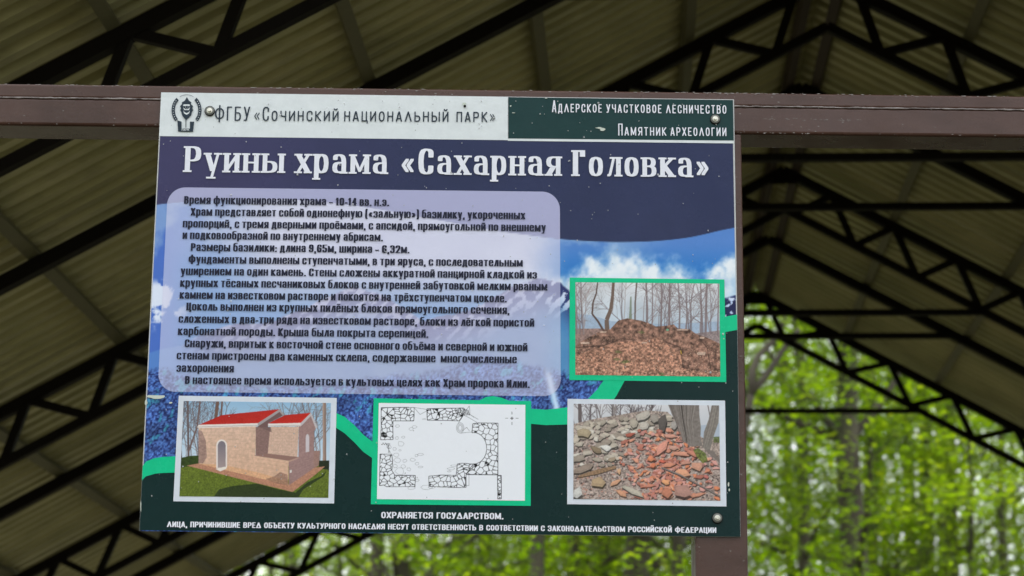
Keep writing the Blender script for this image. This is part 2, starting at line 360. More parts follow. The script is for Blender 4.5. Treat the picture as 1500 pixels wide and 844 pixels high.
# --- the framed pictures
def picture(name, label, fr, ph, cv, ox, oy, sc, fmat, nx=325, ny=212):
    f = sheet_poly(name, fr, fmat, 4); f['label'] = label
    X, Y = quadgrid(*ph, nx, ny); C = cv.sample((X-ox)*sc, (Y-oy)*sc)
    print_grid('picture_print', X, Y, C, M['photo'], 5, parent=f, gain=INKG); return f
rr = random.Random(5)
# A: small stone church with red roofs
cv = Cv(1313, 844); S = 4.689
t = np.clip((cv.Y-80)/420, 0, 1)[..., None]; cv.a[:] = np.array((140, 178, 208))*(1-t)+np.array((192, 208, 222))*t
for i in range(26):
    x = rr.choice([rr.uniform(120, 470), rr.uniform(120, 330), rr.uniform(760, 1150)]); cv.tree(x, 520, rr.uniform(250, 480), rr.uniform(5, 11), rr.choice([(96, 78, 78), (120, 98, 92), (84, 70, 72)]), rr, -90+rr.uniform(-12, 12), 3, .7)
cv.line([(345, 300), (372, 80)], 22, (110, 84, 74)); cv.line([(385, 300), (402, 80)], 12, (110, 84, 74)); cv.line([(170, 470), (165, 80)], 14, (100, 86, 86)); cv.line([(168, 440), (230, 260), (250, 80)], 12, (110, 90, 88))
cv.line([(1104, 520), (1103, 80)], 24, (162, 136, 122)); cv.line([(1109, 520), (1108, 80)], 8, (120, 100, 92))
cv.poly([(100, 478), (180, 462), (240, 458), (1060, 500), (1160, 495), (1160, 780), (90, 780)], (100, 112, 34), nz=.35, sc=6, grad=(88, 104, 32)); cv.poly([(100, 478), (180, 460), (240, 458), (240, 520), (100, 545)], (50, 66, 24), nz=.3)
cv.poly([(1066, 492), (1150, 492), (1150, 560), (1066, 545)], (36, 44, 26), nz=.3)
cv.poly([(158, 527), (240, 512), (600, 590), (860, 655), (1030, 540), (1108, 533), (1040, 590), (885, 708), (560, 628)], (176, 124, 98), nz=.15)
cv.poly([(330, 760), (380, 690), (470, 668), (640, 650), (790, 690), (905, 712), (990, 640), (1080, 600), (1120, 560), (1100, 600), (960, 690), (900, 780)], (34, 46, 22), .8, nz=.3)
wall = [(240, 262), (637, 257), (630, 458), (858, 492), (856, 662), (240, 512)]
cv.poly(wall, (208, 174, 152), nz=.10, sc=14, grad=(208, 166, 138))
cv.poly([(632, 262), (735, 262), (716, 448), (632, 456)], (134, 104, 98), nz=.12); cv.poly([(732, 260), (928, 260), (918, 468), (714, 448)], (202, 168, 148), nz=.1)
cv.poly([(928, 258), (1010, 176), (1050, 268), (1032, 290), (1030, 545), (860, 662), (858, 492), (925, 468)], (152, 120, 116), nz=.1)
cv.poly([(1030, 425), (1072, 425), (1064, 528), (1030, 545)], (150, 116, 106), nz=.1); cv.poly([(618, 458), (715, 444), (926, 468), (858, 494)], (142, 108, 98))
cv.poly([(858, 492), (926, 470), (926, 478), (862, 504)], (176, 140, 126))
for i in range(11):                                     # courses of the ashlar
    y0 = 280+i*21; y1 = 512-(10-i)*0+0; yl = 276+i*21.5; yr = 272+i*27
    cv.line([(242, yl), (632, min(yr, 700))], 1.8, (172, 138, 118), al=.45)
    for j in range(14):
        x = 245+j*29+(i % 2)*14+rr.uniform(-4, 4)
        if x < 630: yy = yl+(yr-yl)*(x-242)/390; cv.line([(x, yy), (x, yy+21+(x-242)*.012)], 1.6, (172, 138, 118), al=.4)
for i in range(9): cv.line([(734, 276+i*21), (922, 278+i*21.5)], 1.8, (168, 134, 116), al=.45); [cv.line([(738+j*31+(i % 2)*15, 276+i*21), (738+j*31+(i % 2)*15, 297+i*21)], 1.5, (168, 134, 116), al=.4) for j in range(6)]
for i in range(6): cv.line([(632, 478+i*27), (856, 512+i*27)], 1.8, (162, 120, 102), al=.5)
for i in range(7): cv.line([(866, 520+i*22), (1028, 470+i*14)], 1.6, (120, 92, 90), al=.5)
cv.poly([(236, 280), (262, 290), (290, 360), (296, 470), (270, 512), (238, 512)], (120, 94, 92), .6, nz=.4, sc=12); cv.poly([(640, 258), (735, 262), (742, 300), (700, 280)], (110, 86, 84), .7)
cv.poly([(245, 514), (400, 520), (640, 572), (856, 632), (856, 662), (600, 600), (240, 516)], (214, 158, 112), .6, nz=.2)
cv.poly([(700, 620), (760, 600), (800, 570), (850, 590), (856, 662), (780, 650)], (110, 80, 70), .5, nz=.5, sc=9)
def roof(pts, a, b, n):
    cv.poly(pts, (204, 44, 34), nz=.1, sc=5)
    for i in range(n): k = i/n; cv.line([(a[0][0]+(a[1][0]-a[0][0])*k, a[0][1]+(a[1][1]-a[0][1])*k), (b[0][0]+(b[1][0]-b[0][0])*k, b[0][1]+(b[1][1]-b[0][1])*k)], 2.4, (150, 26, 22), al=.8)
roof([(245, 247), (402, 180), (795, 140), (646, 236)], [(402, 180), (795, 140)], [(245, 247), (646, 236)], 34); roof([(716, 238), (836, 180), (1010, 165), (940, 235)], [(836, 180), (1010, 165)], [(716, 238), (940, 235)], 17)
cv.poly([(228, 264), (240, 247), (646, 235), (646, 256), (240, 270)], (222, 212, 206)); cv.line([(232, 262), (646, 250)], 3, (160, 146, 140))
cv.poly([(702, 240), (940, 233), (942, 256), (706, 258)], (222, 212, 206)); cv.line([(704, 252), (940, 250)], 3, (160, 146, 140))
cv.poly([(646, 236), (797, 138), (828, 176), (818, 184), (796, 158), (650, 256)], (158, 148, 148)); cv.poly([(650, 256), (796, 158), (818, 184), (716, 236), (716, 262), (640, 262)], (112, 84, 82))
cv.poly([(940, 235), (1011, 164), (1056, 262), (1044, 274), (1010, 186), (944, 256)], (186, 176, 178))
arch = lambda x0, x1, yb, ys, yt: [(x0, yb), (x0, ys)]+[((x0+x1)/2-(x1-x0)/2*math.cos(a), ys-(ys-yt)*math.sin(a)) for a in np.linspace(.2, 2.94, 9)]+[(x1, ys), (x1, yb-4)]
cv.poly(arch(361, 435, 545, 388, 347), (226, 214, 208)); cv.poly(arch(371, 426, 542, 392, 358), (116, 108, 118), grad=(160, 142, 140)); cv.poly([(354, 549), (424, 534), (432, 548), (388, 567)], (222, 212, 202))
cv.poly(arch(975, 999, 436, 340, 310), (196, 186, 190)); cv.poly([(866, 558), (878, 556), (878, 574), (866, 578)], (210, 205, 200))
cv.mute(.94)
picture('church_picture', 'white bordered picture of a stone church with red roofs', [(262, 580), (493.4, 583.2), (489.5, 737.8), (254, 734.6)], [(269.2, 587.7), (484.8, 590.7), (481, 729.5), (263, 727.4)], cv, 240, 570, S, INK['frame'])
# B: ruin mound in a bare wood
cv = Cv(1313, 844)
t = np.clip((cv.Y-100)/330, 0, 1)[..., None]; cv.a[:] = np.array((212, 212, 214))*(1-t)+np.array((178, 192, 206))*t; cv.a += (fbm(cv.X, cv.Y, 160, 4, 9)[..., None]-.5)*46
cv.poly([(90, 330), (200, 335), (360, 380), (700, 400), (1120, 380), (1120, 520), (90, 520)], (150, 168, 190), .8, nz=.1); cv.poly([(90, 430), (300, 430), (420, 470), (90, 600)], (142, 116, 108), nz=.3, sc=10); cv.poly([(880, 470), (1120, 440), (1120, 560), (880, 520)], (140, 118, 112), .8, nz=.3)
for i in range(34):
    x = rr.choice([rr.uniform(560, 1100), rr.uniform(380, 1100), rr.uniform(110, 170)]); cv.tree(x, 470, rr.uniform(330, 420), rr.uniform(5, 12), rr.choice([(128, 112, 112), (150, 134, 132), (104, 90, 92)]), rr, -90+rr.uniform(-7, 7), 3, .62)
cv.line([(300, 445), (262, 380), (222, 330), (228, 250), (250, 190), (260, 110)], 15, (92, 74, 68), 8); cv.line([(325, 440), (322, 370), (350, 300), (362, 210), (368, 110)], 32, (110, 92, 82), 18)
cv.line([(516, 400), (518, 250), (528, 110)], 11, (110, 96, 92)); cv.line([(484, 400), (488, 210)], 24, (100, 110, 84), 8, .7)
for x, w_ in ((597, 16), (632, 10), (695, 12), (748, 16), (820, 13), (868, 10), (968, 14), (1000, 18), (1083, 12)): cv.line([(x, 480), (x+4, 300), (x+rr.uniform(-12, 14), 110)], w_, (122, 106, 106), w_*.6, .85)
mound = [(90, 575), (140, 522), (270, 452), (300, 442), (345, 436), (400, 376), (462, 360), (560, 376), (620, 396), (660, 416), (740, 410), (780, 400), (812, 430), (890, 434), (940, 470), (1000, 488), (1050, 510), (1120, 545), (1120, 790), (90, 790)]
cv.poly(mound, (130, 98, 84), nz=.7, sc=20, seed=4)
cv.poly([(90, 620), (180, 590), (400, 520), (560, 520), (680, 490), (760, 560), (840, 600), (840, 700), (960, 730), (1120, 740), (1120, 790), (90, 790)], (160, 118, 98), nz=.7, sc=12, seed=8)
for i in range(2600):                                   # fallen leaves and small stones
    x = rr.uniform(95, 1115); y = rr.uniform(380, 770); top = np.interp(x, [p[0] for p in mound[:18]], [p[1] for p in mound[:18]])
    if y < top+4: continue
    s_ = rr.uniform(3, 7)*(.6+(y-380)/500); a = rr.uniform(0, 3.1); c = rr.choice([(206, 166, 140), (170, 122, 98), (96, 66, 54), (190, 146, 122), (74, 54, 46), (220, 184, 160), (150, 100, 78)])
    cv.poly([(x+s_*math.cos(a+b)*(1, .5)[k % 2], y+s_*.7*math.sin(a+b)*(1, .6)[k % 2]) for k, b in enumerate((0, 1.57, 3.14, 4.71))], c, .75)
for pts in ([(110, 560), (300, 548), (420, 500), (520, 510)], [(720, 520), (830, 560), (845, 700), (960, 715)], [(960, 500), (1010, 560), (1040, 720)]): cv.line(pts, 9, (60, 44, 38), 5, .6)
for x, y, w_, h_ in ((140, 522, 66, 14), (272, 448, 50, 12), (800, 434, 86, 9), (940, 590, 62, 22), (960, 486, 34, 14), (560, 522, 40, 10)): cv.poly([(x, y+h_*.4), (x+w_*.2, y), (x+w_, y+h_*.1), (x+w_*.92, y+h_), (x+w_*.1, y+h_)], (198, 170, 152), .9, nz=.2)
for x, y in ((400, 590), (440, 660), (390, 640), (700, 742), (560, 455), (460, 655)): cv.poly([(x-28, y), (x, y-12), (x+30, y+4), (x, y+12)], (84, 100, 56), .5, nz=.6, sc=7)
cv.poly([(728, 438), (738, 430), (750, 436), (746, 446), (732, 446)], (110, 160, 130)); cv.line([(830, 580), (834, 606)], 4, (220, 180, 50))
picture('ruin_picture', 'green bordered picture of a leaf covered ruin mound among bare trees', [(834.5, 407), (1061, 409.8), (1063.8, 560), (834, 557)], [(842.8, 413.9), (1053.5, 416), (1055, 552), (842.8, 549.5)], cv, 820, 390, S, INK['wave'])
# C: heap of broken orange tiles and pale stones
cv = Cv(1244, 844); S3 = 4.443
t = np.clip((cv.Y-90)/130, 0, 1)[..., None]; cv.a[:] = np.array((206, 204, 208))*(1-t)+np.array((190, 192, 200))*t
for i in range(22): cv.tree(rr.uniform(90, 700), 240, rr.uniform(120, 190), rr.uniform(6, 14), rr.choice([(110, 98, 98), (140, 126, 122), (90, 78, 80)]), rr, -90+rr.uniform(-14, 14), 2, .75)
cv.line([(132, 240), (130, 90)], 24, (104, 90, 90)); cv.line([(1000, 300), (960, 90)], 7, (120, 108, 108)); cv.poly([(900, 240), (1050, 220), (1050, 320), (900, 330)], (150, 168, 190), .7)
cv.poly([(80, 232), (200, 200), (440, 160), (560, 140), (700, 150), (800, 240), (950, 330), (1060, 320), (1060, 740), (80, 740)], (160, 138, 126), nz=.5, sc=9, seed=6)
def stone(x, y, w_, h_, c, a=0., k=6, al=1.):
    pts = []; 
    for i in range(k): b = 2*math.pi*i/k+rr.uniform(-.28, .28); r_ = rr.uniform(.66, 1.2); dx, dy = w_*.5*math.cos(b)*r_, h_*.5*math.sin(b)*r_; pts.append((x+dx*math.cos(a)-dy*math.sin(a), y+dx*math.sin(a)+dy*math.cos(a)))
    cv.poly([(p[0]+3, p[1]+h_*.16+3) for p in pts], tuple(v*.34 for v in c), .85); cv.poly(pts, c, al, nz=.12, sc=7, seed=int(x)); cv.poly([((p[0]-x)*.72+x-2, (p[1]-y)*.6+y-h_*.1) for p in pts], tuple(min(255, v*1.09) for v in c), .8, nz=.08)
for i in range(1500):
    x = rr.uniform(90, 1045); y = rr.uniform(300, 730)
    if x > 860 and y < 500: continue
    s_ = rr.uniform(5, 16); cv.poly([(x+s_*rr.uniform(.5, 1)*math.cos(b), y+s_*.5*math.sin(b)) for b in (0.2, 1.8, 3.3, 4.9)], rr.choice([(176, 150, 140), (150, 122, 114), (96, 76, 72), (200, 130, 108), (70, 56, 54), (196, 176, 168)]), .8)
stn = []
for i in range(190):
    x = rr.uniform(95, 760); y = rr.uniform(165, 330) if i < 110 else rr.uniform(250, 500)
    if y > 330 and x > 420: continue
    if y < 232-(x-90)*.13: continue
    stn.append((y, x, rr.uniform(34, 92)*(.65+.35*(y-150)/200), rr.uniform(20, 44), rr.choice([(178, 164, 146), (160, 146, 128), (196, 186, 172), (150, 134, 118), (186, 170, 150)]), rr.uniform(-.4, .4)))
for y, x, a, b, c, g in sorted(stn): stone(x, y, a, b, c, g)
for x, y, a, b, c, g in ((160, 285, 100, 62, (166, 146, 112), 0), (545, 175, 100, 70, (176, 164, 150), -.3), (615, 195, 60, 60, (150, 138, 126), .1), (545, 240, 66, 50, (180, 168, 154), 0), (668, 220, 56, 130, (92, 82, 76), .1), (742, 235, 60, 70, (156, 146, 138), 0), (480, 220, 60, 60, (170, 156, 136), 0), (305, 382, 84, 42, (206, 200, 192), .1), (240, 398, 92, 46, (134, 112, 84), .35), (130, 452, 90, 44, (150, 134, 118), -.2), (150, 520, 130, 50, (146, 124, 108), -.25), (340, 460, 72, 30, (156, 134, 108), -.1)): stone(x, y, a, b, c, g, 7)
til = []
for i in range(430):
    u = rr.gauss(0, 1); x = 700+u*165; y = rr.uniform(270, 720)
    if x < 390 or x > 1030 or (x > 900 and y < 430) or (y < 330 and x < 480): continue
    til.append((y, x, rr.uniform(22, 66), rr.uniform(12, 34), rr.choice([(206, 124, 96), (216, 136, 104), (196, 108, 86), (226, 150, 112), (188, 116, 104), (210, 140, 128), (176, 96, 76), (220, 118, 72)]), rr.uniform(-.9, .9)))
for y, x, a, b, c, g in sorted(til): stone(x, y, a, b, c, g, rr.choice([4, 5]))
for x, y, a, b, c, g in ((455, 298, 76, 30, (178, 82, 62), -.3), (720, 308, 110, 34, (208, 136, 112), .05), (665, 382, 120, 60, (222, 136, 112), -.75), (740, 382, 96, 40, (198, 140, 118), .1), (800, 420, 130, 36, (214, 134, 104), .05), (870, 420, 90, 40, (200, 116, 88), .3), (594, 452, 52, 50, (222, 120, 76), .1), (662, 470, 58, 22, (222, 92, 66), .1), (706, 494, 86, 34, (212, 126, 92), -.05), (606, 498, 44, 44, (220, 110, 70), .2), (820, 480, 80, 26, (196, 128, 104), -.2), (892, 505, 100, 60, (204, 136, 106), .25), (800, 540, 110, 56, (224, 146, 104), .3), (686, 604, 62, 40, (230, 148, 92), .4), (580, 630, 120, 22, (204, 116, 88), -.1), (700, 672, 86, 76, (196, 112, 80), .2), (800, 668, 130, 100, (176, 122, 106), .1), (900, 690, 140, 26, (206, 128, 96), -.25), (545, 660, 0.1, .1, (0, 0, 0), 0), (400, 680, 76, 46, (206, 138, 98), .7), (362, 608, 84, 44, (210, 144, 104), -.3), (385, 535, 34, 48, (204, 152, 110), 0), (250, 606, 140, 72, (176, 144, 104), .05), (474, 664, 165, 50, (178, 166, 146), .5), (116, 680, 76, 90, (190, 186, 180), .2), (960, 536, 46, 20, (214, 120, 80), -.5), (955, 572, 44, 28, (196, 96, 86), .2)): stone(x, y, a, b, c, g, 5)
cv.poly([(118, 566), (250, 522), (362, 500), (370, 516), (250, 556), (130, 584)], (150, 112, 78), nz=.25); cv.line([(120, 580), (250, 556), (368, 520)], 5, (70, 52, 40))
cv.line([(660, 512), (780, 560), (900, 622), (1044, 700)], 12, (126, 112, 106), 9); cv.line([(664, 520), (784, 568), (904, 630), (1044, 708)], 5, (60, 50, 48), 4)
tr1 = [(700, 90), (905, 90), (908, 170), (918, 250), (915, 310), (930, 372), (860, 378), (800, 340), (778, 250), (730, 170)]; cv.poly(tr1, (124, 112, 104), nz=.15, sc=12)
for i in range(34): x = rr.uniform(706, 900); cv.line([(x, 90), (x*.6+330, 220), (x*.45+475, rr.uniform(300, 370))], rr.uniform(2, 6), rr.choice([(86, 76, 70), (150, 138, 128), (104, 92, 86)]), 2, .6)
cv.line([(790, 90), (802, 200), (828, 350)], 9, (66, 56, 52), 5)
cv.poly([(992, 90), (1040, 90), (1032, 220), (1004, 300), (972, 420), (930, 380), (938, 280), (968, 200)], (128, 118, 108), nz=.15, sc=10)
for i in range(14): x = rr.uniform(996, 1034); cv.line([(x, 90), (x-34, 250), (x-72, 380)], rr.uniform(2, 5), rr.choice([(90, 80, 74), (156, 144, 134)]), 2, .6)
for i in range(12): cv.line([(950+i*4, 400), (990+i*8, 440+i*6), (1050, 430+i*14)], 6, (120, 106, 98), 3, .7)
cv.mute(.72); cv.poly([(868, 400), (900, 385), (950, 420), (962, 470), (930, 486), (890, 440)], (92, 104, 50), .85, nz=.5, sc=8); cv.poly([(1000, 312), (1050, 310), (1050, 350), (1000, 350)], (84, 96, 50), .8, nz=.4)
picture('tile_heap_picture', 'white bordered picture of a heap of broken orange roof tiles', [(831.3, 584.6), (1062, 587.1), (1064, 742.2), (830.8, 738.8)], [(840.3, 591.8), (1053.2, 594.3), (1055.2, 733.9), (839.8, 731.4)], cv, 820, 570, S3, INK['frame'])
# D: measured plan of the foundations
cv = Cv(1313, 844, 1.6); cv.a[:] = (226, 228, 234)
def masonry(mask_poly, cell, seed, edge=True, w_=2.3):
    sl_, k = cv.mask(mask_poly); X, Y = cv.X[sl_], cv.Y[sl_]; r = np.random.default_rng(seed); P = np.array(mask_poly, float); x0, y0 = P.min(0)-cell; x1, y1 = P.max(0)+cell
    pts = [(a+r.uniform(-.75, .75)*cell*1.25, b+r.uniform(-.6, .6)*cell) for j, b in enumerate(np.arange(y0, y1, cell)) for a in np.arange(x0+(j % 2)*cell*.6, x1, cell*1.25)]
    d1 = np.full(X.shape, 1e9); d2 = d1.copy()
    for a, b in pts:
        d = np.hypot(X-a, (Y-b)*1.1); n = d < d1; d2 = np.where(n, d1, np.minimum(d2, d)); d1 = np.where(n, d, d1)
    e = np.clip((w_+1.2-(d2-d1))/1.6, 0, 1)*(k > .5); cv.a[sl_] = cv.a[sl_]*(1-e[..., None])+12*e[..., None]
    if edge: cv.line(mask_poly+[mask_poly[0]], 3.4, (14, 14, 16), al=1)
masonry([(133, 130), (246, 127), (360, 128), (360, 180), (357, 220), (214, 220), (214, 300), (215, 348), (130, 350), (134, 240)], 27, 1)
masonry([(447, 137), (560, 134), (700, 132), (712, 150), (690, 190), (668, 220), (560, 216), (450, 216)], 25, 2)
masonry([(126, 448), (206, 448), (212, 500), (206, 560), (228, 594), (368, 594), (366, 672), (172, 672), (150, 660), (122, 664), (124, 560)], 27, 3)
masonry([(460, 600), (540, 592), (648, 594), (656, 516), (690, 510), (750, 516), (790, 516), (740, 560), (716, 590), (716, 676), (650, 678), (462, 670)], 27, 4)
arc = [(770+88*math.sin(a), 408-108*math.cos(a)) for a in np.linspace(-.15, 3.2, 14)]
masonry([(762, 240), (800, 234), (935, 236), (934, 590), (716, 588)]+arc[::-1], 29, 5)
masonry([(932, 594), (958, 594), (958, 756), (934, 756)], 22, 6)
for i, (x, y, s_) in enumerate([(245, 256, 15), (340, 275, 18), (362, 262, 17), (240, 338, 16), (286, 332, 13), (268, 376, 24), (262, 422, 9), (225, 412, 17), (238, 454, 22), (246, 490, 26), (296, 494, 16), (230, 530, 18), (284, 534, 20), (322, 552, 18), (262, 566, 36), (350, 488, 18), (375, 458, 13), (404, 450, 24), (380, 514, 16), (402, 536, 20), (612, 548, 26), (602, 566, 16), (630, 528, 22), (380, 628, 14), (440, 676, 48), (340, 680, 34), (480, 676, 26), (428, 208, 14), (188, 400, 20), (180, 384, 16)]):
    r2 = random.Random(i); pts = [(x+s_*math.cos(b)*r2.uniform(.7, 1.1), y+s_*(.75 if x < 400 and y < 660 else .35)*math.sin(b)*r2.uniform(.7, 1.1)) for b in np.linspace(0, 6.283, 7)[:-1]]; cv.line(pts+[pts[0]], 1.8, (110, 110, 114), al=.8)
for q in range(3): cv.line([(676+(26-q*7)*math.cos(b), 268+(36-q*9)*math.sin(b)) for b in np.linspace(0, 6.3, 13)], 2, (60, 60, 64), al=.8)
for pts in ([(360, 130), (400, 176), (446, 152), (440, 140), (360, 128)], [(700, 150), (722, 140), (738, 118), (744, 180), (720, 170)], [(660, 240), (700, 180), (740, 200)], [(740, 200), (790, 230), (760, 262), (756, 292)], [(744, 178), (800, 210)], [(750, 180), (770, 196)], [(716, 590), (716, 664), (736, 664), (736, 590)], [(720, 590), (935, 592)], [(935, 236), (936, 594)], [(680, 304), (756, 296)], [(690, 290), (720, 264), (740, 290)]): cv.line(pts, 2, (60, 60, 64), al=.8)
for i in range(9): cv.line([(640+i*11, 140+rr.uniform(-4, 4)), (652+i*11, 170+rr.uniform(0, 20))], 4, (24, 24, 26))
for a in range(4): cv.line([(1031+10*math.cos(a*1.57), 202+10*math.sin(a*1.57)), (1031, 202)], 7, (24, 24, 26), 2); cv.line([(1031+26*math.cos(a*1.57), 202+26*math.sin(a*1.57)), (1031+46*math.cos(a*1.57), 202+46*math.sin(a*1.57))], 3, (60, 60, 64))
for i in range(5): cv.line([(136+i*8, 380-i % 2*8), (142+i*8, 384-i % 2*8)], 5, (30, 30, 32))
for i in range(3): cv.line([(170+i*12, 372), (188-i*6, 402), (182+i*8, 440)], 2, (80, 80, 84))
z8 = lambda x, y: (530+x/S, 570+y/S)
picture('plan_picture', 'green bordered line drawing of the temple foundation plan', [(547.5, 583.9), (778, 588), (777.4, 741.3), (543.2, 738.9)], [z8(117, 97), z8(1123, 110), z8(1120, 768), z8(104, 757)], cv, 530, 570, S, INK['wave'], 430, 282)

# ------------------------------------------------------------------ lettering: glyphs as pen strokes on a unit box
GL = {
'А': ['t0,0 .46,1', '.54,1 1,0', '.17,.27 .83,.27'], 'Б': ['.95,1 0,1 0,0 1,0r 1,.57r 0,.57'], 'В': ['0,0 0,1 .93,1r .93,.54r .1,.54', '.1,.54 1,.54r 1,0r 0,0'], 'Г': ['0,0 0,1 1,1'],
'Д': ['.12,0 .28,1 .86,1 .86,0', '0,-.2 0,0 1,0 1,-.2'], 'Е': ['1,1 0,1 0,0 1,0', '0,.52 .85,.52'], 'Ж': ['.5,0 .5,1', '0,1 .42,.5 0,0', '1,1 .58,.5 1,0'],
'З': ['0,.78 0,1r 1,1r 1,.54r .4,.54', '.4,.54 1,.54r 1,0r 0,0r 0,.24'], 'И': ['0,1 0,0', 't0,.04 1,.96', '1,1 1,0'], 'К': ['0,0 0,1', 't1,1 .12,.5', '.2,.55 1,0'], 'Л': ['t-.06,0 .10,.06 .5,1', '.5,1 1,1 1,0'], 'М': ['0,0 0,1', 't0,1 .5,.1 1,1', '1,1 1,0'],
'Н': ['0,0 0,1', '1,0 1,1', '0,.52 1,.52'], 'О': ['@0,0 1,1'], 'П': ['0,0 0,1 1,1 1,0'], 'Р': ['0,0 0,1 1,1r 1,.44r 0,.44'], 'С': ['1,.7 1,1r 0,1r 0,0r 1,0r 1,.3'], 'Т': ['.5,0 .5,1', '0,1 1,1'], 'Λ': ['0,0 .5,1 1,0'], 'Δ': ['0,0 .5,1 1,0 0,0'],
'У': ['0,1 .5,.3', 't1,1 .38,0 .05,0'], 'Ф': ['.5,-.12 .5,1.12', '@0,.12 1,.88'], 'Х': ['t0,0 1,1', '0,1 1,0'], 'Ц': ['0,1 0,0 .9,0 .9,1', '.9,0 1.1,0 1.1,-.22'], 'Ч': ['0,1 0,.45r 1,.45', '1,0 1,1'],
'Ш': ['0,1 0,0 1,0 1,1', '.5,0 .5,1'], 'Щ': ['0,1 0,0 .95,0 .95,1', '.47,0 .47,1', '.95,0 1.1,0 1.1,-.22'], 'Ъ': ['-.1,1 .25,1 .25,0 1,0r 1,.57r .25,.57'], 'Ы': ['0,1 0,0 .62,0r .62,.57r 0,.57', '1,0 1,1'],
'Ь': ['0,1 0,0 1,0r 1,.57r 0,.57'], 'Э': ['0,.72 0,1r 1,1r 1,0r 0,0r 0,.28', '.4,.5 1,.5'], 'Ю': ['0,0 0,1', '0,.5 .38,.5', '@.38,0 1,1'], 'Я': ['1,0 1,1 0,1r 0,.46r 1,.46', '.5,.46 0,0'],
'1': ['.1,.78 .6,1 .6,0'], '2': ['0,.72 0,1r 1,1r 1,.6 0,0 1,0'], '3': ['0,.78 0,1r 1,1r 1,.54r .4,.54', '.4,.54 1,.54r 1,0r 0,0r 0,.24'], '4': ['.75,0 .75,1 0,.25 1,.25'], '5': ['1,1 0,1 0,.55 1,.6r 1,0r 0,0r 0,.24'],
'6': ['1,.76 1,1r 0,1r 0,0r 1,0r 1,.56r 0,.56'], '9': ['0,.24 0,0r 1,0r 1,1r 0,1r 0,.44r 1,.44'], '0': ['@0,0 1,1'],
'.': ['.5,0 .5,.04'], ',': ['.5,.02 .3,-.2'], ':': ['.5,0 .5,.04', '.5,.6 .5,.64'], '-': ['0,.4 1,.4'], '–': ['0,.4 1,.4'], '«': ['.45,.78 0,.45 .45,.12', '1,.78 .55,.45 1,.12'], '»': ['.55,.78 1,.45 .55,.12', '0,.78 .45,.45 0,.12'],
'(': ['.9,1.15 0,1.0r 0,-.1r .9,-.2'], ')': ['.1,1.15 1,1.0r 1,-.1r .1,-.2'],
'а': ['.05,.76 .05,1r .95,1r .95,0', '.95,.56 0,.56r 0,0r .95,.04'], 'б': ['@0,0 1,.92', '0,.46 0,1.34r .95,1.38'], 'е': ['1,.24 1,0r 0,0r 0,1r 1,1r 1,.54 0,.54'], 'р': ['0,-.36 0,1', '@0,0 1,1'], 'у': ['0,1 .52,.06', 't1,1 .45,-.36 .05,-.36'],
'ф': ['.5,-.36 .5,1.34', '@0,0 1,1']}
WID = dict(zip('ГЕЖМШЩЫЮДФ', (.82, .88, 1.5, 1.3, 1.5, 1.58, 1.4, 1.5, 1.12, 1.45))); WID.update({'ф': 1.45, '1': .66, '.': .42, ',': .42, ':': .42, '-': .6, '–': .85, '«': .95, '»': .95, '(': .55, ')': .55, ' ': .52, 'Т': .95, 'т': .95, 'У': .98, 'А': 1.04, 'Ъ': 1.15, 'Х': 1.02, 'Λ': 1.18, 'Δ': 1.25})
def words(name, s, p0, p1, xh, cap, style, mat, frac, **k):   # each word a part; frac = measured start and end of each word along the line
    for wd, (a, b) in zip(s.split(), frac):
        f = lambda t: (p0[0]+(p1[0]-p0[0])*t, p0[1]+(p1[1]-p0[1])*t)
        mb = MB(); text(mb, wd, f(a), f(b), xh, cap, style, **k); mb.build(name, mat, board)
def hull(P):
    P = sorted(set((round(a, 7), round(b, 7)) for a, b in P)); f = lambda L: None
    def half(Q):
        h = []
        for p in Q:
            while len(h) > 1 and (h[-1][0]-h[-2][0])*(p[1]-h[-2][1])-(h[-1][1]-h[-2][1])*(p[0]-h[-2][0]) <= 0: h.pop()
            h.append(p)
        return h[:-1]
    return half(P)+half(P[::-1])
def path(spec, W, H, ins, rad):
    closed = spec[0] == '@'
    if closed:
        (x0, y0), (x1, y1) = [tuple(map(float, p.split(','))) for p in spec[1:].split()]; V = [(x0, y0, 1), (x1, y0, 1), (x1, y1, 1), (x0, y1, 1)]
    else: V = [(*map(float, p.rstrip('r').split(',')), int(p.endswith('r'))) for p in spec.split()]
    P = [(ins[0]+x*(W-2*ins[0]), ins[1]+y*(H-2*ins[1]), r) for x, y, r in V]; out = []; n = len(P)
    for i, (x, y, r) in enumerate(P):
        if not r or (not closed and i in (0, n-1)): out.append((x, y)); continue
        a, b = P[i-1], P[(i+1) % n]
        def tow(q):
            d = math.hypot(q[0]-x, q[1]-y) or 1e-9; rx = min(rad[0] if abs(q[0]-x) > abs(q[1]-y) else rad[1], d*.5); return (x+(q[0]-x)/d*rx, y+(q[1]-y)/d*rx)
        p, q = tow(a), tow(b)
        for t in (0, .3, .5, .7, 1): out.append(((1-t)**2*p[0]+2*t*(1-t)*x+t*t*q[0], (1-t)**2*p[1]+2*t*(1-t)*y+t*t*q[1]))
    if closed: out.append(out[0])
    return out, [(p[0], p[1]) for p in P], V
STY = {'impact': dict(w=.80, px=.275, py=.115, gap=.11, nib='box', rx=.34, ry=.27), 'deco': dict(w=.56, px=.125, py=.125, gap=.24, nib='round', rx=.5, ry=.45),
       'serif': dict(w=.84, px=.235, py=.09, gap=.22, nib='box', rx=.42, ry=.42, serif=1), 'poster': dict(w=1.0, px=.26, py=.15, gap=.10, nib='round', rx=.4, ry=.36)}
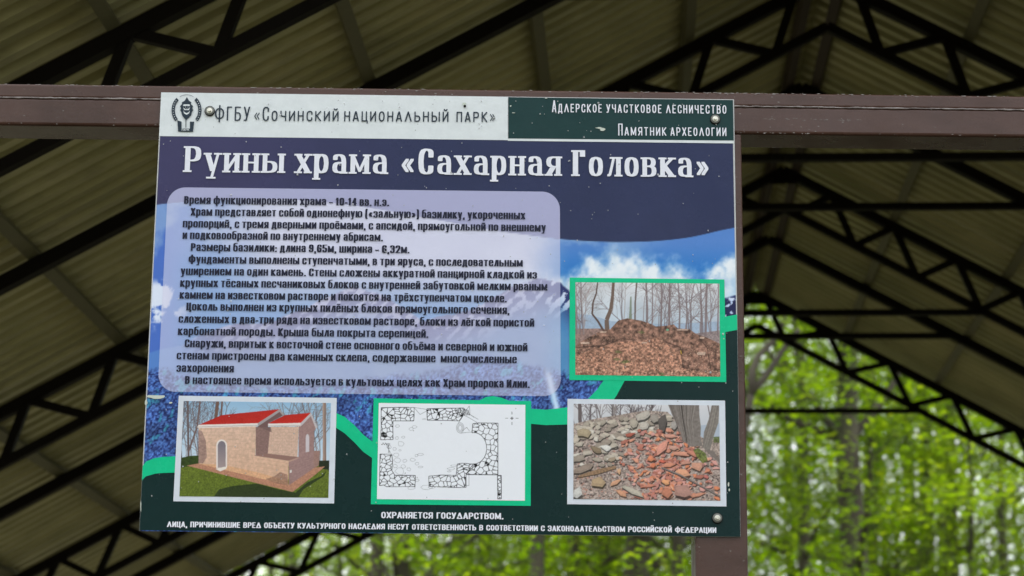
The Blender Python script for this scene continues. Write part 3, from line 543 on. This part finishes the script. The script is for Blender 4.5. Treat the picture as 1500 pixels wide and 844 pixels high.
def text(mb, s, p0, p1, xh, cap, style, layer=6, smallcaps=False):
    A, B = bp(*p0), bp(*p1); k = math.hypot(B[0]-A[0], B[1]-A[1])/math.hypot(p1[0]-p0[0], p1[1]-p0[1]); xh *= k; cap *= k; st = STY[style]
    L = math.hypot(B[0]-A[0], B[1]-A[1]); ex = ((B[0]-A[0])/L, (B[1]-A[1])/L); items = []; X = 0
    for ch in s:
        low = ch.islower() or not ch.isalpha(); H = xh if (ch.islower() or ch in '«»-–:.,' or (smallcaps and ch.islower())) else cap
        g = ch; acc = None
        if ch in 'йЙ': g, acc = 'И', 'b'
        if ch in 'ёЁ': g, acc = ('е' if not smallcaps else 'Е'), 'd'
        if smallcaps or style in ('deco', 'poster'): g = g.upper() if g.isalpha() else g
        elif g not in GL: g = g.upper()
        if style in ('deco', 'poster') and g == 'Л': g = 'Λ'
        if style == 'poster' and g == 'Д': g = 'Δ'
        W = st['w']*xh*WID.get(g, 1)*(.62 if g == ' ' and style == 'impact' else 1)*(1 if H == xh else 1.06)
        if ch == ' ': X += W+st['gap']*xh; continue
        items.append((g, X, W, H, acc)); X += W+st['gap']*xh
    sc = L/(X-st['gap']*xh); pw, ph_ = st['px']*xh, st['py']*xh; z = 0
    for g, X, W, H, acc in items:
        X *= sc; W *= sc; p = pw*(1.12 if H > xh else 1); q = ph_; dots = g in '.,:'
        if st['nib'] == 'box': nib = [(-p/2, -q/2), (p/2, -q/2), (p/2, q/2), (-p/2, q/2)]
        else: nib = [(p/2*math.cos(a), q/2*math.sin(a)) for a in [i*math.pi/4+math.pi/8 for i in range(8)]]
        if dots or g in '-–': q2 = max(q, xh*(.17)); nib = [(-p/2, -q2/2), (p/2, -q2/2), (p/2, q2/2), (-p/2, q2/2)]
        if g in '«»': nib = [(a*.62, b) for a, b in nib]
        strokes = list(GL[g])
        if st.get('serif') and g == 'Г': strokes = ['0,0 0,1 1,1', '1,1 1,.80']; 
        if acc == 'b': strokes.append('.2,1.3 .35,1.2 .65,1.2 .8,1.3')
        if acc == 'd': strokes += ['.2,1.28 .2,1.30', '.8,1.28 .8,1.30']
        segs = []
        for sp_ in strokes:
            thin = sp_[0] == 't' and st['nib'] == 'box'; sp_ = sp_.lstrip('t'); nib0 = nib
            if st['nib'] == 'box' and ('r' in sp_ or sp_[0] == '@'): nib = [(p/2*math.copysign(abs(math.cos(a))**.62, math.cos(a)), q/2*math.copysign(abs(math.sin(a))**.62, math.sin(a))) for a in [i*math.pi/6+math.pi/12 for i in range(12)]]
            if thin: nib = [(a*(.5 if st.get('serif') else .8), b) for a, b in nib]
            pts, V, raw = path(sp_, W, H, (p/2, q/2), (st['rx']*W, st['ry']*H))
            for i in range(len(pts)-1): segs.append(hull([(a[0]+n[0], a[1]+n[1]) for a in (pts[i], pts[i+1]) for n in nib]))
            nib = nib0
            if st.get('serif') and sp_[0] != '@' and not dots and g not in '«»-':
                n = len(V)
                for i, (x, y) in enumerate(V):
                    ry = raw[i][1]
                    if raw[i][2] or not (ry in (0., 1.) or ry < -.3): continue
                    nb = [V[j] for j in (i-1, i+1) if 0 <= j < n]
                    if not any(abs(b[1]-y) > .3*H for b in nb) or (g == 'а' and ry == 1) or (g == 'М' and 0 < raw[i][0] < 1): continue
                    if g == 'А': continue
                    e = p*.5+xh*.085; segs.append([(x-e, y-q*.55), (x+e, y-q*.55), (x+e, y+q*.45), (x-e, y+q*.45)])
        for sg in segs:
            z = (z+1) % 24; mb.poly([(A[0]+ex[0]*(X+a)-ex[1]*b, -layer*LAY-z*.00001, A[1]+ex[1]*(X+a)+ex[0]*b) for a, b in sg])
body = MB()
for s, a, b in (('Время функционирования храма – 10-14 вв. н.э.', (269.6, 298.9), (570, 302.2)), ('Храм представляет собой однонефную («зальную») базилику, укороченных', (279.2, 316.2), (769.4, 321.6)),
    ('пропорций, с тремя дверными проёмами, с апсидой, прямоугольной по внешнему', (267.8, 333.4), (799.6, 339.5)), ('и подковообразной по внутреннему абрисам.', (267.5, 350.4), (561, 353.6)),
    ('Размеры базилики: длина 9,65м, ширина – 6,32м.', (279.5, 368), (599.9, 371.4)), ('Фундаменты выполнены ступенчатыми, в три яруса, с последовательным', (276.1, 385.8), (765.7, 391)),
    ('уширением на один камень. Стены сложены аккуратной панцирной кладкой из', (264.7, 403), (786.6, 408.6)), ('крупных тёсаных песчаниковых блоков с внутренней забутовкой мелким рваным', (264, 420.4), (801.7, 426)),
    ('камнем на известковом растворе и покоятся на трёхступенчатом цоколе.', (263.2, 437.9), (742.3, 443.2)), ('Цоколь выполнен из крупных пилёных блоков прямоугольного сечения,', (273, 455), (746.3, 460.4)),
    ('сложенных в два-три ряда на известковом растворе, блоки из лёгкой пористой', (261.6, 473), (782.6, 479)), ('карбонатной породы. Крыша была покрыта серепицей.', (260.7, 491), (627.6, 495)),
    ('Снаружи, впритык к восточной стене основного объёма и северной и южной', (270.5, 508.8), (772.5, 515)), ('стенам пристроены два каменных склепа, содержавшие  многочисленные', (258.8, 526.6), (757, 532.5)),
    ('захоронения', (258.5, 544.9), (342.6, 545.8)), ('В настоящее время используется в культовых целях как Храм пророка Илии.', (270.9, 562.6), (775.9, 568.4))):
    body = MB(); text(body, s, a, b, 9.6, 11.6, 'impact'); body.build('text_line', INK['body'], board)
fx = lambda *v: [((a-270.4)/768.6, (b-270.4)/768.6) for a, b in v]
words('title_word', 'Руины храма «Сахарная Головка»', (270.4, 252.4), (1039, 260.4), 29.6, 39.5, 'serif', INK['title'], fx((270.4, 415.5), (433, 567), (587, 821), (839, 1039)))
fh = lambda *v: [((a-314.6)/411, (b-314.6)/411) for a, b in v]
words('header_word', 'ФГБУ «Сочинский национальный парк»', (314.6, 177.4), (725.6, 179.8), 16, 22, 'deco', INK['head'], fh((314.6, 366), (372, 496), (504, 657), (668.5, 725.6)), smallcaps=True)
for wd, a, b in (('Адлерское', 808.5, 881.5), ('участковое', 888, 969), ('лесничество', 975.5, 1064)): words('header_word', wd, (a, 165+(a-808)*.0094), (b, 165+(b-808)*.0094), 13.2, 18.5, 'deco', INK['title'], [(0, 1)], smallcaps=True)
for wd, a, b in (('Памятник', 905.5, 976), ('археологии', 982, 1064)): words('header_word', wd, (a, 199.2+(a-905)*.006), (b, 199.2+(b-905)*.006), 13.2, 18.5, 'deco', INK['title'], [(0, 1)], smallcaps=True)
ft = MB(); text(ft, 'ОХРАНЯЕТСЯ ГОСУДАРСТВОМ.', (558.3, 759.4), (737.6, 761.2), 9.4, 9.4, 'poster'); ft.build('footer_lettering', INK['title'], board); ft = MB()
text(ft, 'ЛИЦА, ПРИЧИНИВШИЕ ВРЕД ОБЪЕКТУ КУЛЬТУРНОГО НАСЛЕДИЯ НЕСУТ ОТВЕТСТВЕННОСТЬ В СООТВЕТСТВИИ С ЗАКОНОДАТЕЛЬСТВОМ РОССИЙСКОЙ ФЕДЕРАЦИИ', (244.7, 772.4), (1049.2, 781.2), 8.3, 8.3, 'poster'); ft.build('footer_lettering', INK['title'], board)
# emblem at the head of the board (leaf with an animal's face between two lettered arcs)
em = MB(); ew = MB(); ZL = [0]
def ep(mb, pts, lay):
    ZL[0] = (ZL[0]+1) % 20; mb.poly([(bp(230+x/10, 130+y/10)[0], -lay*LAY-ZL[0]*.00001, bp(230+x/10, 130+y/10)[1]) for x, y in pts])
def earc(cx, cy, rx, ry, a0, a1, t, n=9):
    for i in range(n):
        a, b = R(a0+(a1-a0)*i/n), R(a0+(a1-a0)*(i+1)/n); ep(em, [(cx+(rx+s_)*math.cos(g), cy-(ry+s_)*math.sin(g)) for g, s_ in ((a, 0), (b, 0), (b, t), (a, t))], 6)
earc(435, 320, 172, 196, 132, 222, 48); earc(435, 320, 172, 196, -42, 48, 48); earc(435, 320, 196, 224, 60, 120, 5, 7)
ep(em, [(300, 470), (362, 488), (362, 600), (312, 634)], 6); ep(em, [(548, 490), (484, 488), (484, 600), (530, 634)], 6); ep(em, [(312, 590), (530, 590), (530, 638), (312, 634)], 6)
for i in range(9):
    for c0, sg in ((180, 1), (0, -1)):
        a = R(c0+sg*(-38+i*9.2)) if sg > 0 else R(-38+i*9.2); r_ = 196; x, y = 435+r_*math.cos(a), 320-(r_+24)*math.sin(a); ep(ew, [(x-6, y-5), (x+6, y-5), (x+5, y+5), (x-5, y+5)], 7)
leaf = [(440, 128), (470, 180), (505, 205), (498, 230), (530, 262), (518, 290), (532, 320), (512, 350), (506, 390), (474, 425), (430, 464), (404, 440), (372, 400), (360, 352), (344, 320), (352, 290), (340, 262), (368, 232), (366, 206), (408, 182)]
for i in range(len(leaf)): ep(em, [(436, 300), leaf[i], leaf[(i+1) % len(leaf)]], 6)
ep(em, [(420, 455), (432, 455), (430, 576), (420, 576)], 6)
for q in ([(392, 236), (478, 236), (486, 262), (440, 256), (384, 262)], [(386, 276), (408, 300), (430, 306), (424, 322), (400, 318)], [(486, 276), (464, 300), (444, 306), (450, 322), (472, 318)], [(430, 300), (446, 300), (442, 322), (434, 322)], [(388, 324), (404, 350), (436, 364), (468, 350), (484, 324), (474, 368), (436, 390), (398, 368)], [(414, 270), (426, 268), (424, 284)], [(452, 268), (462, 270), (454, 284)]): ep(ew, q, 7)
ec = em.build('emblem_print', INK['head'], board); ew.build('emblem_print', INK['white'], ec)
pk = MB(); text(pk, 'ПАРК', (266.3, 192.2), (277.6, 192.3), 2.7, 2.7, 'poster', 8); pk.build('emblem_lettering', INK['white'], ec)
# wear: peeled spots, a drill hole, chips along the edges
def blot(cx, cy, a, b, seed, lay=7):
    r2 = random.Random(seed); pts = [(cx+a*math.cos(t)*r2.uniform(.6, 1.1), cy+b*math.sin(t)*r2.uniform(.6, 1.1)) for t in np.linspace(0, 6.283, 12)[:-1]]; sc_ = MB(); sc_.poly([(bp(*p)[0], -lay*LAY, bp(*p)[1]) for p in pts][::-1]); sc_.build('peeled_spot', INK['scuff'], board)
for a in ((229, 581.5, 15, 3.2), (250.5, 590.5, 3, 1.6), (214.5, 590, 2.2, 5), (882, 190, 4.5, 3), (877, 188, 5, 1.2), (1067, 710, 1.4, 4), (1068, 718, 1.4, 2), (748, 156, 1.5, 1.2), (752, 166, 3, .6), (206.5, 742, .9, 9), (800, 144.5, 2, .8), (680, 153, 3.2, 2.5)): blot(*a, int(a[0]))
hl = MB(); tq = [bp(681+1.9*math.cos(t), 156.5+2.2*math.sin(t)) for t in np.linspace(0, 6.283, 11)[:-1]]; hl.poly([(a, -9*LAY, b) for a, b in tq][::-1]); hl.build('screw_hole', M['steel'], board)
# rain drops and grit on the face
dr = MB(); r3 = random.Random(12)
for i in range(300):
    x = r3.uniform(.01, 1.19); z = BH-r3.random()**1.5*BH*.97-.01; s_ = r3.uniform(.0007, .0016)*(1.5 if r3.random() < .12 else 1); n = len(dr.v)
    ring = [(x+s_*math.cos(k*1.0472), z+s_*1.15*math.sin(k*1.0472)) for k in range(6)]
    dr.v += [(a, -.0038, b) for a, b in ring]+[(x+(a-x)*.6, -.0038-s_*.6, z+(b-z)*.6) for a, b in ring]+[(x, -.0038-s_*.8, z)]
    for k in range(6): k2 = (k+1) % 6; dr.f += [(n+k, n+k2, n+6+k2, n+6+k), (n+6+k, n+6+k2, n+12)]; dr.mi += [0, 0]
kd = NT('rain_drop'); kd.b.inputs['Roughness'].default_value = .05; kd.b.inputs['Transmission Weight'].default_value = .55; kd.b.inputs['IOR'].default_value = 1.33; kd.L(kd.ramp(kd.noise(30), [(.3, (.7, .72, .72)), (.7, (.9, .9, .9))]), kd.b.inputs['Base Color'])
tag(dr.build('rain_drops', kd.m, board, smooth=True), kind='stuff')
for x, y in ((307.5, 163.5), (1047.5, 175.5), (1050.5, 759.5)):
    a, b = bp(x, y); n = 20; wsh = MB(); hd_ = MB()
    def lathe(m, prof, n=20, hexa=False):
        base = len(m.v)
        for r_, d_ in prof:
            for k in range(n): t_ = 2*math.pi*k/n; m.v.append((a+r_*math.cos(t_), -.0035-d_, b+r_*math.sin(t_)))
        for i in range(len(prof)-1):
            for k in range(n): k2 = (k+1) % n; m.f.append((base+i*n+k, base+i*n+k2, base+(i+1)*n+k2, base+(i+1)*n+k)); m.mi.append(0)
        m.f.append(tuple(base+(len(prof)-1)*n+k for k in range(n))); m.mi.append(0)
    lathe(wsh, [(.0096, -.002), (.0096, .0016), (.0088, .0022), (.0062, .0026)]); wo_ = wsh.build('bolt', M['washer'], board); gk = MB(); lathe(gk, [(.0109, -.002), (.0109, .0006), (.0100, .0011)]); gk.build('rubber_washer', M['steel'], wo_)
    lathe(hd_, [(.0060, .002), (.0060, .0034), (.0042, .0036), (.0042, .0070), (.0034, .0078)], 12); hd_.build('bolt_head', M['bolt'], wo_)

# ------------------------------------------------------------------ the steel frame behind the board
fr = empty('sign_frame', (BO.x, BO.y, 0), -BYAW); tag(fr, 'brown painted steel post and beam frame carrying the information board', 'sign frame')
TZ = BO.z+BH; YB = .0034
m = MB(); m.box((-1.5, YB, TZ-.074), (2.45, YB+.1, TZ-.0145)); m.build('beam', M['brown'], fr, bevel=.006)
m = MB(); m.box((-1.5, YB+.0005, TZ-.0142), (2.45, YB+.1, TZ+.0165)); m.build('top_rail', M['brown'], fr, bevel=.005)
m = MB(); r4 = random.Random(3); x = -1.5
pts, rad = [], []
while x < 2.45: pts.append((x, YB-.0004+r4.uniform(-.0003, .0003), TZ-.0143+r4.uniform(-.0006, .0006))); rad.append(.0017*r4.uniform(.6, 1.4)); x += r4.uniform(.006, .016)
m.tube(pts, rad, 6); kw = NT('weld_bead'); kw.L(kw.ramp(kw.noise(40, 5), [(.34, (.07, .05, .045)), (.54, (.27, .24, .23))]), kw.b.inputs['Base Color']); kw.b.inputs['Roughness'].default_value = .35; m.build('weld_bead', kw.m, fr, smooth=True)
m = MB(); r5 = random.Random(17)
for i in range(330):
    q = r5.random(); X_ = r5.gauss(1090, 60) if q < .35 else r5.uniform(-40, 1540); a, _ = bp(X_, 160)
    row = r5.random(); zc = TZ+.0155-abs(r5.gauss(0, .0012)) if row < .5 else (TZ-.0135+r5.gauss(0, .0012) if row < .75 else (TZ-.0725+abs(r5.gauss(0, .0012)) if row < .88 else r5.uniform(TZ-.07, TZ+.012)))
    L_ = r5.uniform(.0006, .0042)*(1.6 if row < .3 else .8); h_ = r5.uniform(.0004, .0012); m.poly([(a+L_*math.cos(t_)*r5.uniform(.6, 1.1), YB-.0004, zc+h_*math.sin(t_)*r5.uniform(.6, 1.1)) for t_ in np.linspace(0, 6.283, 8)[:-1]][::-1])
for i in range(26): a, _ = bp(r5.uniform(1112, 1262), 173); zc = TZ-.041+r5.gauss(0, .0010); L_ = r5.uniform(.003, .011); m.poly([(a, YB-.0004, zc), (a+L_, YB-.0004, zc-.0003), (a+L_*.8, YB-.0004, zc+.0006)])
tag(m.build('paint_chips', m_ink('bare_metal_chips', (150, 144, 140), .5), fr), kind='stuff')
px0, _ = bp(1019, 820); px1, _ = bp(1096, 820); pw = px1-px0
for x in (px0, -1.5, 2.45-pw):
    m = MB(); m.box((x, YB+.0006, -.05), (x+pw, YB+.1, TZ-.0745)); m.build('post', M['brown'], fr, bevel=.004)

# ------------------------------------------------------------------ the open roof shelter behind the board
YAW, XR, D0, SP, SL, HO, HI, HS, HT, HTS = .05526, .83865, 6.30885, 1.42576, .54821, 3.6534, 3.43136, 3.64536, 2.84337, 3.03519
sh = empty('roof_shelter', (XR*math.cos(YAW)+D0*math.sin(YAW), -XR*math.sin(YAW)+D0*math.cos(YAW), 0), -YAW)
tag(sh, 'open gabled shelter with corrugated roof on dark steel trusses behind the board', 'shelter')
EV = 4.6; dy = lambda k: k*SP; Z = lambda h: h+EYE
st = M['steel']
def stick(p, q, w_, h_, name, par, mat=st): mm = MB(); mm.bar(p, q, w_, h_); return mm.build(name, mat, par)
NODES = {0: (.55, .36, .085), 2: (.50, .36, .085), 4: (.60, .335, .115), 6: (.88, .41, .125), -2: (.5, .36, .09)}
for k in (0, 2, 4, 6):
    y = dy(k); o0, pt, off = NODES[k]
    ma = MB(); e = .012
    for sg in (-1, 1): ma.bar((sg*.0, y, Z(HO)), (sg*EV, y, Z(HO-SL*EV)), .05, .05)
    t = ma.build('truss', st, sh)
    for sg in (-1, 1):
        stick((0, y, Z(HI)), (sg*EV, y, Z(HI-SL*EV)), .04, .038, 'lower_chord', t)
        while o0 > pt: o0 -= pt
        u = o0
        if k in (0, 2, 4, 6): stick((0, y, Z(HO)), (0, y, Z(HI)), .03, .03, 'web_strut', t, st) if sg > 0 else None
        if u > .15: stick((sg*(u-pt+off) if u-pt+off > 0 else 0, y, Z(HI-SL*max(0, u-pt+off))), (sg*u, y, Z(HO-SL*u)), .034, .034, 'web_strut', t)
        while u < EV-.1:
            i = u+off; stick((sg*u, y, Z(HO-SL*u)), (sg*i, y, Z(HI-SL*i)), .035, .036, 'web_strut', t)
            if u+pt < EV: stick((sg*i, y, Z(HI-SL*i)), (sg*(u+pt), y, Z(HO-SL*(u+pt))), .034, .034, 'web_strut', t)
            u += pt
    mm = MB(); mm.box((-.075, y-.004, Z(HO)-.075), (.075, y+.004, Z(HO)+.015)); mm.build('gusset_plate', st, t)
    ut = (HI-HT)/SL; stick((-ut, y, Z(HT)), (ut, y, Z(HT)), .04, .030, 'tie_beam', t)
for k in (-1, 1, 3, 5):
    y = dy(k); ma = MB()
    for sg in (-1, 1): ma.bar((0, y, Z(HS)), (sg*EV, y, Z(HS-SL*EV)), .055, .052)
    t = ma.build('rafter', st, sh); ut = (HS-HTS)/SL; stick((-ut, y, Z(HTS)), (ut, y, Z(HTS)), .04, .032, 'tie_beam', t)
Y0, Y1 = dy(-1)-.15, dy(6)+.22
for sg in (-1, 1):
    for u in [.07]+[.6*i for i in range(1, 8)]:
        z = Z(HO-SL*u)+.026+.024; mm = MB(); a = Vector((sg*u, Y0+.02, z)); b = Vector((sg*u, Y1-.02, z)); mm.bar(a, b, .045, .04, (sg*SL, 0, 1)); mm.build('purlin' if u > .1 else 'ridge_purlin', M['purlin'] if u > .1 else M['dark_purlin'], sh)
# corrugated sheets: one mesh per slope, repeated along the ridge
def sheet_mesh(sg, Wd):
    mm = MB(); P = .115; prof = []; y = 0
    while y < Wd-1e-6:
        prof += [(y, 0), (y+.045, 0), (y+.060, .052), (y+.100, .052)]; y += P
    prof.append((Wd, 0)); L = math.hypot(EV+.2, SL*(EV+.2)); ca = 1/math.hypot(1, SL); sa = SL*ca
    for th in (0, .0012):
        for s_ in (.0, L):
            for (yy, h_) in prof: mm.v.append((sg*(s_*ca+(h_+th)*sa), yy, -s_*sa+(h_+th)*ca))
    n = len(prof)
    for i in range(n-1):
        mm.f.append((i, i+1, n+i+1, n+i)); mm.f.append((2*n+i, 3*n+i, 3*n+i+1, 2*n+i+1)); mm.mi += [0, 0]
    return mm.mesh('roof_sheet', M['sheet'])
nS = 9; Wd = .115*round((Y1-Y0)/nS/.115)
for sg in (-1, 1):
    me = sheet_mesh(sg, Wd)
    for i in range(nS+1):
        if Y0+i*Wd > Y1-.3: continue
        link('roof_sheet', me, sh, Matrix.Translation((0, Y0+i*Wd, Z(HO)+.0835+.0016*(i % 2))))
mm = MB(); c_ = 1/math.hypot(1, SL)
for sg in (-1, 1): mm.bar((0, 0, 0), (0, 0, .001), .001, .001) if False else mm.poly([(0, Y0, Z(HO)+.122), (sg*.2, Y0, Z(HO)+.122-SL*.2), (sg*.2, Y1, Z(HO)+.122-SL*.2), (0, Y1, Z(HO)+.122)])
mm.build('ridge_cap', M['sheet'], sh)
for k in (0, 2, 4, 6):
    for sg in (-1, 1): stick((sg*(EV-.25), dy(k), -.05), (sg*(EV-.25), dy(k), Z(HI-SL*(EV-.25))), .08, .08, 'post', sh)

# ------------------------------------------------------------------ beech wood on the slope behind
def leaf_mesh(name, n_spray, per, seed, r0, zlo, zhi, mat, size=.042):
    g = np.random.default_rng(seed); th = g.uniform(0, 2*np.pi, n_spray); rad = r0*np.sqrt(g.uniform(.03, 1, n_spray)); zz = g.uniform(0, 1, n_spray)
    hz = zlo+(zhi-zlo)*zz; prof = np.sin(np.pi*np.clip(.12+.83*zz, 0, 1))**.7; cx = rad*prof*np.cos(th); cy = rad*prof*np.sin(th)
    N = n_spray*per; sid = np.repeat(np.arange(n_spray), per); sr_ = g.uniform(.4, 1.15, n_spray)[sid]; a = g.uniform(0, 2*np.pi, N); rr_ = np.sqrt(g.uniform(0, 1, N))*sr_
    tilt = g.normal(0, .42, (n_spray, 2))[sid]; x = rr_*np.cos(a); y = rr_*np.sin(a); C0 = np.stack([cx[sid]+x, cy[sid]+y, hz[sid]+x*tilt[:, 0]+y*tilt[:, 1]-rr_**2*.18+g.normal(0, .06, N)], 1)
    nrm = np.stack([g.normal(0, .42, N), g.normal(0, .42, N), np.ones(N)], 1); nrm /= np.linalg.norm(nrm, axis=1)[:, None]; t1 = np.cross(nrm, g.normal(0, 1, (N, 3))); t1 /= np.linalg.norm(t1, axis=1)[:, None]; t2 = np.cross(nrm, t1)
    s = size*g.uniform(.7, 1.3, N)[:, None]; V = np.stack([C0-t1*s, C0+t2*s*.6-t1*s*.1, C0+t1*s, C0-t2*s*.6-t1*s*.1], 1).reshape(-1, 3)
    me = bpy.data.meshes.new(name); me.vertices.add(4*N); me.vertices.foreach_set('co', V.ravel().astype('f')); me.loops.add(4*N); me.loops.foreach_set('vertex_index', np.arange(4*N).astype('i')); me.polygons.add(N); me.polygons.foreach_set('loop_start', (np.arange(N)*4).astype('i')); me.update(calc_edges=True)
    tv = np.clip(g.normal(.42, .16, n_spray)[sid]+g.normal(0, .14, N), 0, 1); at = me.attributes.new('tint', 'FLOAT', 'POINT'); at.data.foreach_set('value', np.repeat(tv, 4).astype('f')); me.materials.append(mat); return me
def trunk_mesh(name, seed, H, r, fork=None):
    g = random.Random(seed); mm = MB(); pts = []; x = y = 0; rad = []
    for i in range(9):
        t_ = i/8; pts.append((x, y, H*t_-.15)); rad.append(r*(1.25 if i == 0 else 1-.72*t_)); x += g.uniform(-.11, .11)*H/12; y += g.uniform(-.1, .1)*H/12
    mm.tube(pts, rad, 10)
    for i in range(16):
        k = g.randint(3, 8); p = Vector(pts[k]); a = g.uniform(0, 6.28); L = g.uniform(1.2, 2.9); q = [p]; d = Vector((math.cos(a), math.sin(a), g.uniform(.3, .9)))
        for j in range(4): d = (d+Vector((g.uniform(-.25, .25), g.uniform(-.25, .25), g.uniform(-.1, .2)))).normalized(); q.append(q[-1]+d*L/4)
        mm.tube(q, [rad[k]*.42*(1-.8*j/4) for j in range(5)], 6)
    return mm.mesh(name, M['bark'], True)
CR = [leaf_mesh('crown', 74, 150, s, 3.3, 2.4, 13.5, M['leaf']) for s in (1, 2, 3)]+[leaf_mesh('crown', 88, 120, 9, 2.6, 2.6, 12, M['leafy'])]
TK = {r: trunk_mesh('trunk', i, 13, r) for i, r in enumerate((.05, .09, .15, .22))}
WHERE = ['between the shelter posts', 'behind the shelter']
def tree(px, dist, r, crown, label, grp='beech trees in the wood behind the shelter', rot=0, sc=1., bearing=None):
    dx, dy_, _ = ray(px, 820); x = dx/dy_*dist; o = empty('beech_tree', (x, dist, 0), rot)
    tag(o, label, 'tree', grp); o.scale = (sc, sc, sc); link('trunk', TK[r], o)
    if crown is not None: link('crown', CR[crown], o)
    return o
rt = random.Random(21)
KEY = [(556, 24, .09), (507, 30, .05), (630, 27, .05), (786, 22, .09), (838, 26, .09), (862, 33, .05), (929, 25, .22), (992, 24, .09), (1245, 25, .22), (1182, 27, .09), (1385, 36, .15), (1411, 30, .05), (1098, 19, .05), (430, 31, .09), (705, 34, .15), (1330, 36, .15), (1470, 33, .09)]
TXT = {929: 'broad grey brown beech trunk left of the brown post', 1245: 'broad beech trunk right of the brown post under the last truss', 556: 'slim dark beech trunk seen below the left half of the board', 786: 'dark beech trunk below the middle of the board', 992: 'slender beech trunk just left of the brown post', 1385: 'narrow dark beech at far right of the wood', 1098: 'thin straight beech right beside the brown post'}
TX2 = {507: 'thin beech stem below the left half of the board, under its last lines', 630: 'thin beech stem below the board left of its centre', 838: 'slim beech stem between two darker trunks below the board', 862: 'very thin far beech stem left of the broad grey brown trunk', 1182: 'slim beech between the brown post and the broad trunk', 1411: 'very thin beech stem at far right, beside a thicker one', 430: 'slim beech at the left end of the visible wood', 705: 'far beech trunk below the centre of the board', 1330: 'far beech under the right end of the last tie', 1470: 'slim beech at the right edge beside the large sky gap'}
for i, (px, d, r) in enumerate(KEY):
    tree(px, d, r, [0, 1, 2, 3][i % 4] if px != 1098 else 3, TXT.get(px, TX2.get(px)), rot=rt.uniform(0, 6.28), sc=rt.uniform(.95, 1.1))
SPOT = [(560, 'below the left half of the board'), (800, 'below the middle of the board'), (1013, 'just left of the brown post'), (1200, 'right beside the brown post'), (1350, 'under the last truss tie'), (1600, 'at the right edge of the picture')]
KIND = ['full dark green', 'loose mid green', 'dense fresh green', 'light yellow green']
for i in range(64):
    d = rt.uniform(28, 66); px = rt.uniform(380, 1620) if i < 40 else rt.choice([rt.uniform(-2600, 100), rt.uniform(1800, 3400)])
    if 1420 < px < 1490 and d < 55: px -= 120
    c = rt.randint(0, 3); where = next((t_ for e, t_ in SPOT if px < e), '')
    rk = rt.choice((.05, .09, .15)); lab = f"{ {.05: 'thin', .09: 'slim', .15: 'stout'}[rk]} {KIND[c]} beech, {'near' if d < 36 else 'middle' if d < 50 else 'far'} row, {where}" if i < 40 else 'leafy beech of the wood beyond the sides of the picture'
    tree(px, d, rk, c, lab, 'beech trees in the wood behind the shelter' if i < 40 else 'beech trees beyond the sides', rot=rt.uniform(0, 6.28), sc=rt.uniform(.95, 1.25)*(1+max(0, d-35)*.012))
for i in range(64):                                     # unseen trees added behind the camera to shape the board's sheen and light
    a = R(rt.uniform(100, 260)); d = rt.uniform(13, 28); o = empty('beech_tree', (d*math.sin(a)*1.3, d*math.cos(a), 0), rt.uniform(0, 6)); tag(o, 'unseen leafy beech added behind the camera to shape sheen and light on the board', 'tree', 'unseen beech trees added on the near side'); link('trunk', TK[.15], o); link('crown', CR[i % 3], o); o.scale = (1, 1, rt.uniform(.55, .8))
# thin forking tree close to the post, its limbs seen under the last tie
fk = empty('forked_tree', (0, 0, 0)); tag(fk, 'thin forking tree with two bare curved limbs right beside the brown post', 'tree')
def along(pts, D): return [Vector((ray(*p)[0]/ray(*p)[1]*(D+i*.05), D+i*.05, EYE+ray(*p)[2]/ray(*p)[1]*(D+i*.05))) for i, p in enumerate(pts)]
b0 = along([(1040, 1290), (1050, 1000), (1066, 760), (1084, 660), (1098, 590), (1102, 570)], 17); fk.location = b0[0]*1; b0v = Vector(b0[0])
for pts, r0, nm in ((b0, .05, 'trunk'), (along([(1102, 572), (1102, 545), (1110, 522), (1132, 500), (1150, 470), (1158, 430)], 17.2), .034, 'limb'), (along([(1100, 575), (1118, 556), (1136, 530), (1150, 508), (1172, 480)], 17.2), .032, 'limb'), (along([(1136, 532), (1126, 515), (1122, 500)], 17.35), .016, 'limb')):
    mm = MB(); mm.tube([p-b0v for p in pts], [r0*(1-.6*i/len(pts)) for i in range(len(pts))], 8); mm.build(nm, M['bark'], fk, smooth=True)
link('crown', CR[3], fk, Matrix.Translation((.6, 2.2, 2.2)))
scene.render.resolution_x, scene.render.resolution_y = 1024, 576
